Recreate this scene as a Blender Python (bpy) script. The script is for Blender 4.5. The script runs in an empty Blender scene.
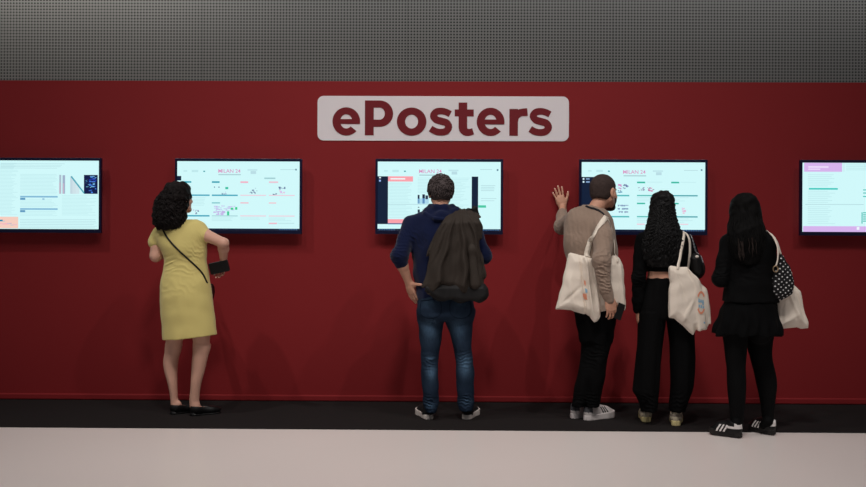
import bpy, math, random
import numpy as np
from mathutils import Vector, Matrix
from mathutils.bvhtree import BVHTree
random.seed(7)
scene = bpy.context.scene
COL = scene.collection
# ------------------------------------------------------------------ camera
FPX, HCAM = 900.0, 1.28
YAW, ROLL = math.radians(0.6), math.radians(0.26)
fw = np.array([-math.sin(YAW), math.cos(YAW), 0.0])
rt0 = np.array([math.cos(YAW), math.sin(YAW), 0.0]); up0 = np.array([0, 0, 1.0])
RT = rt0*math.cos(ROLL) + up0*math.sin(ROLL)
UP = up0*math.cos(ROLL) - rt0*math.sin(ROLL)
CAMP = np.array([0.0, 0.0, HCAM])
def ray(px, py):
    return fw + RT*((px-433)/FPX) - UP*((py-243.5)/FPX)
def P(px, py, Y):
    r = ray(px, py); return CAMP + r*(Y/r[1])
def ground(px, py, z=0.0):
    r = ray(px, py); return CAMP + r*((z-HCAM)/r[2])
cam = bpy.data.cameras.new('camera'); camo = bpy.data.objects.new('camera', cam); COL.objects.link(camo)
cam.sensor_width = 36; cam.lens = FPX/866*36; cam.clip_end = 100
camo.matrix_world = Matrix(((RT[0], UP[0], -fw[0], 0), (RT[1], UP[1], -fw[1], 0), (RT[2], UP[2], -fw[2], HCAM), (0, 0, 0, 1)))
scene.camera = camo
vs = scene.view_settings
vs.view_transform = 'Standard'; vs.look = 'None'; vs.gamma = 1; vs.exposure = 0; vs.use_curve_mapping = False

# ------------------------------------------------------------------ materials
def lin(c):
    return tuple(((v/255.0)/12.92 if v/255.0 <= 0.04045 else ((v/255.0+0.055)/1.055)**2.4) for v in c)
def mat(name, rgb, rough=0.8, bump=0.0, bscale=200, var=0.0, vscale=20, spec=0.3, metal=0.0, emit=None, estr=1.0, stretch=None, sheen=0.0):
    m = bpy.data.materials.new(name); m.use_nodes = True
    nt = m.node_tree; b = nt.nodes['Principled BSDF']
    c = lin(rgb)
    b.inputs['Base Color'].default_value = (*c, 1); b.inputs['Roughness'].default_value = rough
    b.inputs['Specular IOR Level'].default_value = spec; b.inputs['Metallic'].default_value = metal
    if sheen: b.inputs['Sheen Weight'].default_value = sheen
    if emit is not None:
        b.inputs['Emission Color'].default_value = (*lin(emit), 1); b.inputs['Emission Strength'].default_value = estr
    if bump or var:
        tc = nt.nodes.new('ShaderNodeTexCoord'); src = tc.outputs['Object']
        if stretch:
            mp = nt.nodes.new('ShaderNodeMapping'); mp.inputs['Scale'].default_value = stretch
            nt.links.new(src, mp.inputs['Vector']); src = mp.outputs['Vector']
    if var:
        n = nt.nodes.new('ShaderNodeTexNoise'); n.inputs['Scale'].default_value = vscale; n.inputs['Detail'].default_value = 4
        nt.links.new(src, n.inputs['Vector'])
        r = nt.nodes.new('ShaderNodeMixRGB'); r.inputs[1].default_value = (*[v*(1-var) for v in c], 1); r.inputs[2].default_value = (*[min(1, v*(1+var)) for v in c], 1)
        nt.links.new(n.outputs['Fac'], r.inputs[0]); nt.links.new(r.outputs[0], b.inputs['Base Color'])
    if bump:
        n = nt.nodes.new('ShaderNodeTexNoise'); n.inputs['Scale'].default_value = bscale; n.inputs['Detail'].default_value = 3
        nt.links.new(src, n.inputs['Vector'])
        bp = nt.nodes.new('ShaderNodeBump'); bp.inputs['Strength'].default_value = bump; bp.inputs['Distance'].default_value = 0.004
        nt.links.new(n.outputs['Fac'], bp.inputs['Height']); nt.links.new(bp.outputs['Normal'], b.inputs['Normal'])
    return m
def emis(name, rgb, s=1.0):
    m = bpy.data.materials.new(name); m.use_nodes = True
    b = m.node_tree.nodes['Principled BSDF']
    b.inputs['Base Color'].default_value = (0.01, 0.01, 0.01, 1); b.inputs['Roughness'].default_value = 0.35
    b.inputs['Specular IOR Level'].default_value = 0.2
    b.inputs['Emission Color'].default_value = (*lin(rgb), 1); b.inputs['Emission Strength'].default_value = s
    return m

# ------------------------------------------------------------------ mesh output
def mk(name, V, Fs, mats, parent=None, origin=None, smooth=True, midx=None):
    """V world coords (n,3); Fs: (m,4) array or list of tuples"""
    V = np.asarray(V, dtype=np.float64)
    if origin is None:
        origin = parent['_o'] if parent is not None else ((V[:, 0].min()+V[:, 0].max())/2, (V[:, 1].min()+V[:, 1].max())/2, V[:, 2].min())
    origin = np.array(list(origin), dtype=np.float64)
    me = bpy.data.meshes.new(name)
    V = V - origin
    if isinstance(Fs, np.ndarray):
        k = Fs.shape[1]
        me.vertices.add(len(V)); me.vertices.foreach_set('co', V.astype(np.float32).ravel())
        me.loops.add(Fs.size); me.loops.foreach_set('vertex_index', Fs.astype(np.int32).ravel())
        me.polygons.add(len(Fs)); me.polygons.foreach_set('loop_start', (np.arange(len(Fs))*k).astype(np.int32))
        try: me.polygons.foreach_set('loop_total', np.full(len(Fs), k, dtype=np.int32))
        except Exception: pass
    else:
        me.from_pydata([tuple(v) for v in V], [], [tuple(int(i) for i in f) for f in Fs])
    if not isinstance(mats, (list, tuple)): mats = [mats]
    for m in mats: me.materials.append(m)
    me.update(calc_edges=True)
    n = len(me.polygons)
    me.polygons.foreach_set('use_smooth', np.full(n, smooth))
    if midx is not None: me.polygons.foreach_set('material_index', np.asarray(midx, dtype=np.int32))
    me.validate()
    o = bpy.data.objects.new(name, me); COL.objects.link(o)
    o['_o'] = [float(v) for v in origin]
    if parent is not None: o.parent = parent
    else: o.location = origin
    return o
def empty(name, loc):
    o = bpy.data.objects.new(name, None); COL.objects.link(o); o.location = loc; o['_o'] = [float(v) for v in loc]
    o.empty_display_size = 0.1
    return o
def tag(o, label=None, cat=None, group=None, kind=None):
    if label: o['label'] = label
    if cat: o['category'] = cat
    if group: o['group'] = group
    if kind: o['kind'] = kind
    return o
def cat_meshes(L):
    Vs, Fs, off = [], [], 0
    for V, F in L:
        Vs.append(V); Fs.append(F+off); off += len(V)
    return np.concatenate(Vs), np.concatenate(Fs)
def boxm(x0, x1, y0, y1, z0, z1):
    V = np.array([(x, y, z) for x in (x0, x1) for y in (y0, y1) for z in (z0, z1)], float)
    F = np.array([(0, 1, 3, 2), (4, 6, 7, 5), (0, 4, 5, 1), (2, 3, 7, 6), (0, 2, 6, 4), (1, 5, 7, 3)])
    return V, F
def bevelmod(o, w=0.003, seg=2):
    b = o.modifiers.new('bevel', 'BEVEL'); b.width = w; b.segments = seg; b.limit_method = 'ANGLE'
    return o

# ------------------------------------------------------------------ SDF toolkit
def nrm(v):
    v = np.asarray(v, float); return v/max(1e-9, np.linalg.norm(v))
def smin(a, b, k):
    if k <= 0: return np.minimum(a, b)
    h = np.maximum(k-np.abs(a-b), 0)/k
    return np.minimum(a, b)-h*h*k*0.25
class F:
    def __init__(s, lo, hi, h):
        s.h = h; s.lo = np.array(lo, float)
        n = np.ceil((np.array(hi)-s.lo)/h).astype(int)+1
        s.ax = [(s.lo[i]+h*np.arange(n[i])).astype(np.float32) for i in range(3)]
        s.d = np.full(n, 1.0, dtype=np.float32)
    def reg(s, lo, hi):
        sl = []
        for i in range(3):
            a = int(np.clip(np.floor((lo[i]-s.lo[i])/s.h), 0, len(s.ax[i]))); b = int(np.clip(np.ceil((hi[i]-s.lo[i])/s.h)+1, 0, len(s.ax[i])))
            sl.append(slice(a, b))
        return tuple(sl)
    def op(s, prim, k=0.0, mode='u'):
        fn, lo, hi = prim
        pad = k+3*s.h+0.01
        sl = s.reg(np.array(lo)-pad, np.array(hi)+pad)
        sub = s.d[sl]
        if sub.size == 0: return s
        v = fn(s.ax[0][sl[0]][:, None, None], s.ax[1][sl[1]][None, :, None], s.ax[2][sl[2]][None, None, :])
        if mode == 'u': s.d[sl] = smin(sub, v, k)
        elif mode == 's': s.d[sl] = -smin(-sub, v, k)
        elif mode == 'i': s.d[sl] = -smin(-sub, -v, k)
        return s
    def cut(s, p, n):     # keep the side where dot(q-p,n) < 0
        n = nrm(n)
        v = (s.ax[0][:, None, None]-p[0])*n[0]+(s.ax[1][None, :, None]-p[1])*n[1]+(s.ax[2][None, None, :]-p[2])*n[2]
        s.d = np.maximum(s.d, v).astype(np.float32); return s
    def disp(s, fn, band=0.035):
        m = np.nonzero(np.abs(s.d) < band)
        p = np.stack([s.ax[0][m[0]], s.ax[1][m[1]], s.ax[2][m[2]]], 1)
        s.d[m] += fn(p).astype(np.float32); return s
    def hollow(s, t, z0=None, z1=None):
        v = -(s.d+t)
        m = np.ones(len(s.ax[2]), bool)
        if z0 is not None: m &= s.ax[2] > z0
        if z1 is not None: m &= s.ax[2] < z1
        s.d[:, :, m] = np.maximum(s.d, v)[:, :, m]; return s
    def mesh(s, smooth=1):
        d = s.d.copy()
        d[0] = d[-1] = 0.02; d[:, 0] = d[:, -1] = 0.02; d[:, :, 0] = d[:, :, -1] = 0.02
        sg = d < 0
        c = np.zeros(tuple(n-1 for n in d.shape), np.uint8)
        for i in (0, 1):
            for j in (0, 1):
                for k in (0, 1):
                    c += sg[i:i+c.shape[0], j:j+c.shape[1], k:k+c.shape[2]]
        cells = np.nonzero((c > 0) & (c < 8))
        N = len(cells[0]); idx = np.full(c.shape, -1, np.int32); idx[cells] = np.arange(N)
        acc = np.zeros((N, 3)); cnt = np.zeros(N)
        C = np.stack(cells, 1)
        for axis in range(3):
            o1, o2 = [a for a in range(3) if a != axis]
            for a in (0, 1):
                for b in (0, 1):
                    off = np.zeros(3, int); off[o1] = a; off[o2] = b
                    q = C+off; q2 = q.copy(); q2[:, axis] += 1
                    d0 = d[q[:, 0], q[:, 1], q[:, 2]]; d1 = d[q2[:, 0], q2[:, 1], q2[:, 2]]
                    m = (d0 < 0) != (d1 < 0)
                    t = np.where(m, d0/np.where(m, d0-d1, 1), 0)
                    pos = np.tile(off.astype(float), (N, 1)); pos[:, axis] += t
                    acc[m] += pos[m]; cnt[m] += 1
        V = s.lo+(C+acc/np.maximum(cnt, 1)[:, None])*s.h
        quads = []
        for axis in range(3):
            o1, o2 = [(1, 2), (2, 0), (0, 1)][axis]
            sl0 = [slice(None)]*3; sl1 = [slice(None)]*3
            sl0[axis] = slice(0, -1); sl1[axis] = slice(1, None)
            ch = sg[tuple(sl0)] != sg[tuple(sl1)]
            e = np.stack(np.nonzero(ch), 1)
            e = e[(e[:, o1] >= 1) & (e[:, o2] >= 1)]
            e = e[(e[:, o1] < d.shape[o1]-1) & (e[:, o2] < d.shape[o2]-1)]
            if not len(e): continue
            inside = sg[e[:, 0], e[:, 1], e[:, 2]]
            def g(da, db):
                q = e.copy(); q[:, o1] -= da; q[:, o2] -= db; return idx[q[:, 0], q[:, 1], q[:, 2]]
            A, B, Cc, D = g(1, 1), g(0, 1), g(0, 0), g(1, 0)
            quads.append(np.where(inside[:, None], np.stack([A, B, Cc, D], 1), np.stack([D, Cc, B, A], 1)))
        Q = np.concatenate(quads); Q = Q[(Q >= 0).all(1)]
        for _ in range(smooth):
            S = np.zeros_like(V); n = np.zeros(len(V))
            for i in range(4):
                a, b = Q[:, i], Q[:, (i+1) % 4]
                np.add.at(S, a, V[b]); np.add.at(n, a, 1)
            V = 0.5*V+0.5*S/np.maximum(n, 1)[:, None]
        return V, Q
def cone(a, b, ra, rb, flat=None, fs=1.0):
    a = np.array(a, float); b = np.array(b, float); R = max(ra, rb)*max(1, fs)
    ba = b-a; bb = max(1e-9, ba@ba)
    fn_ = nrm(flat) if flat is not None else None
    def fn(x, y, z):
        X, Y, Z = x-a[0], y-a[1], z-a[2]
        t = np.clip((X*ba[0]+Y*ba[1]+Z*ba[2])/bb, 0, 1)
        X = X-t*ba[0]; Y = Y-t*ba[1]; Z = Z-t*ba[2]
        if fn_ is not None:
            c = (X*fn_[0]+Y*fn_[1]+Z*fn_[2])*(1/fs-1)
            X = X+c*fn_[0]; Y = Y+c*fn_[1]; Z = Z+c*fn_[2]
        dd = np.sqrt(X*X+Y*Y+Z*Z)-(ra+(rb-ra)*t)
        return dd*min(1, fs) if fn_ is not None else dd
    return fn, np.minimum(a, b)-R, np.maximum(a, b)+R
def ell(c, r, axes=None):
    c = np.array(c, float); A = np.eye(3) if axes is None else np.array(axes, float); R = max(r)
    def fn(x, y, z):
        X, Y, Z = x-c[0], y-c[1], z-c[2]
        k0 = 0; k1 = 0
        for i in range(3):
            u = X*A[i][0]+Y*A[i][1]+Z*A[i][2]
            k0 = k0+(u/r[i])**2; k1 = k1+(u/r[i]**2)**2
        k0 = np.sqrt(k0); k1 = np.sqrt(k1)
        return k0*(k0-1)/np.maximum(k1, 1e-6)
    return fn, c-R, c+R
def cub(xs, ys, q):
    xs = np.asarray(xs, float); ys = np.asarray(ys, float); q = np.clip(q, xs[0], xs[-1])
    m = np.gradient(ys, xs) if len(xs) > 2 else np.full(len(xs), (ys[-1]-ys[0])/(xs[-1]-xs[0]))
    i = np.clip(np.searchsorted(xs, q)-1, 0, len(xs)-2)
    h = xs[i+1]-xs[i]; t = (q-xs[i])/h
    return (2*t**3-3*t**2+1)*ys[i]+(t**3-2*t**2+t)*h*m[i]+(-2*t**3+3*t**2)*ys[i+1]+(t**3-t**2)*h*m[i+1]
def loft(st, n=2.0):
    """stations (z,cx,cy,a,b)"""
    st = sorted(st); A = np.array(st, float); zs = A[:, 0]
    W = A[:, 3].max(); D = A[:, 4].max()
    def fn(x, y, z):
        q = z.ravel()
        cx, cy, a, b = [cub(zs, A[:, i], q).astype(np.float32)[None, None, :] for i in (1, 2, 3, 4)]
        a = np.maximum(a, 1e-3); b = np.maximum(b, 1e-3)
        X = np.abs(x-cx); Y = np.abs(y-cy)
        if n == 2:
            k0 = np.sqrt((X/a)**2+(Y/b)**2); k1 = np.sqrt((X/a**2)**2+(Y/b**2)**2)
            dd = k0*(k0-1)/np.maximum(k1, 1e-4)
            dd = np.where(k0 < 1e-3, -np.minimum(a, b), dd)
        else:
            k0 = ((X/a)**n+(Y/b)**n)**(1/n); dd = (k0-1)*np.minimum(a, b)
        ez = np.maximum(zs[0]-z, z-zs[-1])
        return np.maximum(dd, ez)
    lo = (A[:, 1].min()-W, A[:, 2].min()-D, zs[0]); hi = (A[:, 1].max()+W, A[:, 2].max()+D, zs[-1])
    return fn, np.array(lo), np.array(hi)
def S(y, xl, xr, Y, b):
    p = P((xl+xr)/2, y, Y); l = P(xl, y, Y); r = P(xr, y, Y)
    return (p[2], p[0], Y, (r[0]-l[0])/2, b)
def polydist(poly, X, Z):
    """signed 2D distance on grid X[:,None],Z[None,:] (negative inside)"""
    P2 = np.array(poly, float); x = X[:, None]; z = Z[None, :]
    d = np.full((len(X), len(Z)), 1e9); ins = np.zeros(d.shape, bool)
    for i in range(len(P2)):
        a, b = P2[i], P2[(i+1) % len(P2)]; e = b-a
        t = np.clip(((x-a[0])*e[0]+(z-a[1])*e[1])/max(1e-12, e@e), 0, 1)
        d = np.minimum(d, (x-a[0]-t*e[0])**2+(z-a[1]-t*e[1])**2)
        if abs(e[1]) > 1e-12:
            c = ((a[1] > z) != (b[1] > z)) & (x < (e[0]*(z-a[1])/e[1]+a[0])); ins ^= c
    d = np.sqrt(d); return np.where(ins, -d, d)
def pillow(poly_px, Y, T, w, mid=None):
    """a soft flat bag of cloth; outline given in the plane at distance Y, mid(x,z) = offset of its middle"""
    pts = [P(a, b, Y) for a, b in poly_px]; pl = [(p[0], p[2]) for p in pts]
    A = np.array(pl)
    def fn(x, y, z):
        d2 = polydist(pl, x.ravel().astype(float), z.ravel().astype(float))[:, None, :]
        m = 0 if mid is None else mid(x, z)
        t = .0045+T*np.sqrt(np.clip(-d2/w, 0.0, 1))
        return np.maximum(np.abs(y-Y-m)-t, d2)*0.75
    return fn, np.array((A[:, 0].min(), Y-T-0.15, A[:, 1].min())), np.array((A[:, 0].max(), Y+T+0.15, A[:, 1].max()))
def wav(seed, lam, amp, n=6, st=(1, 1, 1)):
    r = np.random.RandomState(seed); ks = []
    for i in range(n):
        v = nrm(r.normal(size=3))*2*math.pi/(lam*r.uniform(0.7, 1.6)); ks.append((v*np.array(st), r.uniform(0, 6.28)))
    def fn(p):
        s = 0
        for k, ph in ks: s = s+np.sin(p@k+ph)
        return amp*s/math.sqrt(n)
    return fn
def crease(c, d, lam, amp, R, seed=0, bend=None):
    c = np.array(c, float); d = nrm(d); w = wav(seed+50, R*0.9, 1.0, 4)
    def fn(p):
        q = p-c; g = np.exp(-(q*q).sum(1)/(R*R))
        s = np.sin((q@d)*2*math.pi/lam+1.1*w(p))
        return -amp*g*(1-2*np.abs(s)**0.7)
    return fn
def fsum(*fs):
    return lambda p: sum(f(p) for f in fs)
def tube(pts, rad, n=6, closed=False):
    pts = np.array(pts, float); m = len(pts); rad = np.broadcast_to(np.array(rad, float), (m,))
    T = np.gradient(pts, axis=0); T /= np.maximum(1e-9, np.linalg.norm(T, axis=1))[:, None]
    ref = np.array([0.3, -1, 0.15]); V = []
    U = np.cross(T, ref); U /= np.maximum(1e-6, np.linalg.norm(U, axis=1))[:, None]; W = np.cross(T, U)
    ang = np.arange(n)*2*math.pi/n
    V = (pts[:, None, :]+rad[:, None, None]*(U[:, None, :]*np.cos(ang)[None, :, None]+W[:, None, :]*np.sin(ang)[None, :, None])).reshape(-1, 3)
    i = np.arange(m-1)[:, None]*n; j = np.arange(n)[None, :]; j2 = (j+1) % n
    Fq = np.stack([i+j, i+j2, i+n+j2, i+n+j], 2).reshape(-1, 4)
    caps = []
    for base in (0, (m-1)*n):
        for k in range(1, n-2, 2):
            caps.append((base, base+k, base+k+1, base+min(k+2, n-1)))
    return V, np.concatenate([Fq, np.array(caps)]) if caps else Fq
def spline(pts, n):
    pts = np.array(pts, float); s = np.concatenate([[0], np.cumsum(np.linalg.norm(np.diff(pts, axis=0), axis=1))])
    q = np.linspace(0, s[-1], n)
    return np.stack([cub(s, pts[:, i], q) for i in range(pts.shape[1])], 1)
def ribbon(pts, w, th, nrmv, n=24):
    """flat strap: pts centre line, width w, thickness th, nrmv face normal"""
    c = spline(pts, n); T = np.gradient(c, axis=0); T /= np.linalg.norm(T, axis=1)[:, None]
    N = np.array(nrmv, float)
    if N.ndim == 1: N = np.tile(N, (n, 1))
    else: N = spline(N, n)
    N = N-(N*T).sum(1)[:, None]*T; N /= np.maximum(1e-6, np.linalg.norm(N, axis=1))[:, None]
    B = np.cross(T, N)
    V = np.stack([c+B*w/2+N*th/2, c-B*w/2+N*th/2, c-B*w/2-N*th/2, c+B*w/2-N*th/2], 1).reshape(-1, 3)
    i = np.arange(n-1)[:, None]*4; j = np.arange(4)[None, :]; j2 = (j+1) % 4
    Q = np.stack([i+j, i+j2, i+4+j2, i+4+j], 2).reshape(-1, 4)
    e = (n-1)*4
    return V, np.concatenate([Q, np.array([(3, 2, 1, 0), (e, e+1, e+2, e+3)])])
# ------------------------------------------------------------------ the setting
WALLY = 7.25
M_red = mat('red_wall_paint', (129, 34, 37), 0.65, bump=0.05, bscale=120, var=0.04, vscale=1.5, spec=0.14)
M_floor = mat('white_hall_floor', (226, 216, 212), 0.30, bump=0.02, bscale=6, var=0.02, vscale=1.2, spec=0.35)
M_carpet = mat('black_carpet', (33, 30, 30), 0.95, bump=0.6, bscale=400, var=0.25, vscale=60, spec=0.1)
zt = HCAM+(243.5-81.4)/FPX*WALLY
w = mk('wall_back', *boxm(-7, 7, WALLY, WALLY+0.12, 0, zt), M_red, smooth=False); tag(w, kind='structure')
fl = mk('floor', *boxm(-9, 9, -3, 10.8, -0.1, 0.0), M_floor, smooth=False); tag(fl, kind='structure')
YC = ground(433, 430.3)[1]
cp = mk('carpet', *boxm(-7, 7, YC, WALLY, 0.0, 0.006), M_carpet, smooth=False)
tag(cp, 'long black carpet strip laid along the foot of the red wall', 'carpet')
bb = mk('baseboard_back', *boxm(-7, 7, WALLY-0.022, WALLY, 0.006, 0.056), M_red, smooth=False); bevelmod(bb, 0.011, 3); tag(bb, kind='structure')
# perforated metal wall behind
def perforated():
    m = bpy.data.materials.new('perforated_metal'); m.use_nodes = True; nt = m.node_tree; N = nt.nodes; L = nt.links
    b = N['Principled BSDF']; tc = N.new('ShaderNodeTexCoord'); sp = N.new('ShaderNodeSeparateXYZ'); L.new(tc.outputs['Object'], sp.inputs[0])
    def mt(op, a, b_=None, c=None):
        n = N.new('ShaderNodeMath'); n.operation = op
        for i, v in enumerate((a, b_, c)):
            if v is None: continue
            if hasattr(v, 'links'): L.new(v, n.inputs[i])
            else: n.inputs[i].default_value = v
        return n.outputs[0]
    def dist(o): return mt('ABSOLUTE', mt('SUBTRACT', mt('FRACT', mt('DIVIDE', o, 0.0312)), 0.5))
    dx, dz = dist(sp.outputs[0]), dist(sp.outputs[2])
    e = mt('POWER', mt('ADD', mt('POWER', dx, 4.0), mt('POWER', dz, 4.0)), 0.25)
    hole = mt('LESS_THAN', e, 0.27)
    seam = mt('LESS_THAN', mt('ABSOLUTE', mt('SUBTRACT', mt('FRACT', mt('DIVIDE', mt('ADD', sp.outputs[0], 1.42), 2.1)), 0.5)), 0.0035)
    dk = mt('MAXIMUM', hole, mt('MULTIPLY', seam, 0.16))
    mx = N.new('ShaderNodeMixRGB'); mx.inputs[1].default_value = (*lin((128, 126, 122)), 1); mx.inputs[2].default_value = (*lin((38, 38, 38)), 1)
    L.new(dk, mx.inputs[0]); L.new(mx.outputs[0], b.inputs['Base Color'])
    b.inputs['Roughness'].default_value = 0.6; b.inputs['Specular IOR Level'].default_value = 0.3
    bp = N.new('ShaderNodeBump'); bp.inputs['Strength'].default_value = 0.5; bp.inputs['Distance'].default_value = 0.01; bp.invert = True
    L.new(hole, bp.inputs['Height']); L.new(bp.outputs[0], b.inputs['Normal'])
    return m
pw = mk('wall_rear', *boxm(-9, 9, 9.2, 9.3, 0, 5.5), perforated(), smooth=False); tag(pw, kind='structure')

# ------------------------------------------------------------------ flat shapes helper (signs and screens), built upright on a plane y=const
def flat_polys(name, polys, y, th, material, parent, midx=None):
    """polys: list of 2D (x,z) outlines (convex or simple), extruded by th toward the room"""
    V, Fs = [], []
    for pl in polys:
        n = len(pl); o = len(V)
        V += [(p[0], y-th, p[1]) for p in pl]+[(p[0], y, p[1]) for p in pl]
        Fs.append(tuple(range(o, o+n)))
        for i in range(n): Fs.append((o+i, o+n+i, o+n+(i+1) % n, o+(i+1) % n))
    return mk(name, np.array(V), Fs, material, parent=parent, smooth=False)
def rectp(x0, z0, x1, z1): return [(x0, z0), (x1, z0), (x1, z1), (x0, z1)]
def roundrect(x0, z0, x1, z1, r, n=8):
    out = []
    for cx, cz, a0 in ((x1-r, z1-r, 0), (x0+r, z1-r, 90), (x0+r, z0+r, 180), (x1-r, z0+r, 270)):
        for i in range(n+1):
            a = math.radians(a0+90*i/n); out.append((cx+r*math.cos(a), cz+r*math.sin(a)))
    return out
def strokeq(pts, w, n=28):
    """a thick pen stroke as a run of quads"""
    c = spline(pts, n); T = np.gradient(c, axis=0); T /= np.linalg.norm(T, axis=1)[:, None]; Nn = np.stack([-T[:, 1], T[:, 0]], 1)
    w = np.interp(np.linspace(0, 1, n), np.linspace(0, 1, len(w)), w) if isinstance(w, (list, tuple)) else np.full(n, w)
    a = c+Nn*w[:, None]/2; b = c-Nn*w[:, None]/2
    return [[tuple(b[i]), tuple(b[i+1]), tuple(a[i+1]), tuple(a[i])] for i in range(n-1)]
def ringq(cx, cy, ro, ri, a0, a1, n=40):
    out = []
    for i in range(n):
        p, q = [math.radians(a0+(a1-a0)*k/n) for k in (i, i+1)]
        out.append([(cx+ri[0]*math.cos(p), cy+ri[1]*math.sin(p)), (cx+ro[0]*math.cos(p), cy+ro[1]*math.sin(p)), (cx+ro[0]*math.cos(q), cy+ro[1]*math.sin(q)), (cx+ri[0]*math.cos(q), cy+ri[1]*math.sin(q))])
    return out
# sign
M_signw = mat('sign_white', (224, 217, 220), 0.5, spec=0.2)
M_signr = mat('sign_letter_red', (112, 31, 38), 0.5, spec=0.2)
sc = WALLY/FPX
c0 = P(443, 118.6, WALLY)
sx0, sx1 = c0[0]-125.6*sc, c0[0]+125.6*sc; sz0, sz1 = c0[2]-22.3*sc, c0[2]+22.3*sc
sign = flat_polys('wall_sign', [roundrect(sx0, sz0, sx1, sz1, 0.05)], WALLY, 0.006, M_signw, None)
tag(sign, 'wide white rounded sign reading ePosters high on the red wall', 'sign')
def e_(ox):
    return ringq(ox+60, 60, (60, 61), (26, 31), 0, 317)+[rectp(ox+20, 49, ox+119.5, 70)]+[[(ox+92, 60), (ox+120, 60), (ox+119, 49), (ox+92, 49)]]
def s_(ox):
    return strokeq([(ox+90, 93), (ox+72, 102), (ox+50, 106), (ox+26, 100), (ox+17, 85), (ox+28, 70), (ox+52, 62), (ox+76, 53), (ox+84, 36), (ox+73, 20), (ox+48, 14.5), (ox+24, 19), (ox+5, 30)], [27, 28, 29, 30, 30, 31, 31, 31, 30, 30, 29, 29, 28], 44)
k = 4.33/2.986
def zx(v): return (v-97)*k
px_ = zx(194); t_ = zx(462); r_ = zx(625)
LET = [e_(zx(97)),
    [rectp(px_, 0, px_+38, 151), rectp(px_+30, 151-31, px_+66, 151), rectp(px_+30, 37, px_+66, 68)]+ringq(px_+64, 94, (58, 57), (22, 26), -90, 90, 24),
    ringq(zx(333.5), 60, (64, 61), (28, 30), 0, 360),
    s_(zx(386)+1),
    [rectp(t_, 83, t_+82, 113), rectp(t_+17, 34, t_+54, 143)]+strokeq([(t_+35.5, 42), (t_+37, 28), (t_+46, 17), (t_+60, 14), (t_+80, 19)], [37, 36, 33, 29, 27], 14),
    e_(zx(527)+1),
    [rectp(r_, 0, r_+37, 116)]+strokeq([(r_+20, 60), (r_+26, 84), (r_+44, 98), (r_+78, 103)], [34, 34, 32, 34], 12),
    s_(zx(683)+1)]
bx_, bz_ = P(332.5, 134.9, WALLY)[0], P(332.5, 135.3, WALLY)[2]
uu = sc/4.33
for U in LET:
    V, Fs = [], []
    for i, pl in enumerate(U):
        o = len(V); n = len(pl); yy = WALLY-0.0085-0.00002*i
        V += [(bx_+a*uu, yy, bz_+b*uu) for a, b in pl]+[(bx_+a*uu, WALLY-0.006, bz_+b*uu) for a, b in pl]
        Fs.append(tuple(range(o, o+n)))
        for j in range(n): Fs.append((o+j, o+n+j, o+n+(j+1) % n, o+(j+1) % n))
    mk('letter', np.array(V), Fs, M_signr, parent=sign, smooth=False)

# ------------------------------------------------------------------ displays
M_bez = mat('display_bezel', (6, 12, 48), 0.35, spec=0.4)  # navy tint is lens glow around the screens, painted into the bezel
M_cas = mat('display_casing', (14, 14, 16), 0.6)
C = {}
def E(rgb):
    if rgb not in C: C[rgb] = emis('screen_%02x%02x%02x' % rgb, rgb)
    return C[rgb]
BG = (208, 248, 250); NAVY = (3, 24, 52); TEAL = (40, 170, 185); TXT = (176, 214, 220); FAINT = (190, 232, 236); PINK = (250, 160, 170)
MAG = (216, 134, 188); LIL = (214, 178, 236); GRN = (50, 190, 160); PEACH = (245, 205, 190); BLU = (110, 170, 205); PURP = (170, 150, 215); DK = (105, 125, 158); LPINK = (240, 200, 215)
TVW, TVH, TVD = 1.016, 0.600, 0.085
FY = WALLY-TVD; ps = FY/FPX
def text_polys(txt, x, z, h, wdt, y, material, parent, name='heading_text'):
    cu = bpy.data.curves.new('t', 'FONT'); cu.body = txt; cu.size = 1; cu.offset = 0.004; cu.extrude = 0
    o = bpy.data.objects.new('t', cu); COL.objects.link(o)
    dg = bpy.context.evaluated_depsgraph_get(); me = o.evaluated_get(dg).to_mesh()
    V = np.array([v.co[:] for v in me.vertices]); Fs = [tuple(p.vertices) for p in me.polygons]
    o.evaluated_get(dg).to_mesh_clear(); bpy.data.objects.remove(o); bpy.data.curves.remove(cu)
    mn, mx = V.min(0), V.max(0)
    W = np.stack([x+(V[:, 0]-mn[0])/(mx[0]-mn[0])*wdt, np.full(len(V), y), z+(V[:, 1]-mn[1])/(mx[1]-mn[1])*h], 1)
    return mk(name, W, Fs, material, parent=parent, smooth=False)
def frame_mesh(x0, x1, z0, z1, L, R, T, B, root):
    V = []
    for y in (FY, FY+0.03):
        V += [(x0, y, z0), (x1, y, z0), (x1, y, z1), (x0, y, z1), (x0+L, y, z0+B), (x1-R, y, z0+B), (x1-R, y, z1-T), (x0+L, y, z1-T)]
    Q = []
    for i in range(4):
        j = (i+1) % 4
        Q += [(i, j, 4+j, 4+i), (8+j, 8+i, 12+i, 12+j), (j, i, 8+i, 8+j), (4+i, 4+j, 12+j, 12+i)]
    o = mk('frame', np.array(V), np.array(Q), M_bez, parent=root, smooth=False); bevelmod(o, 0.002, 2)
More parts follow.
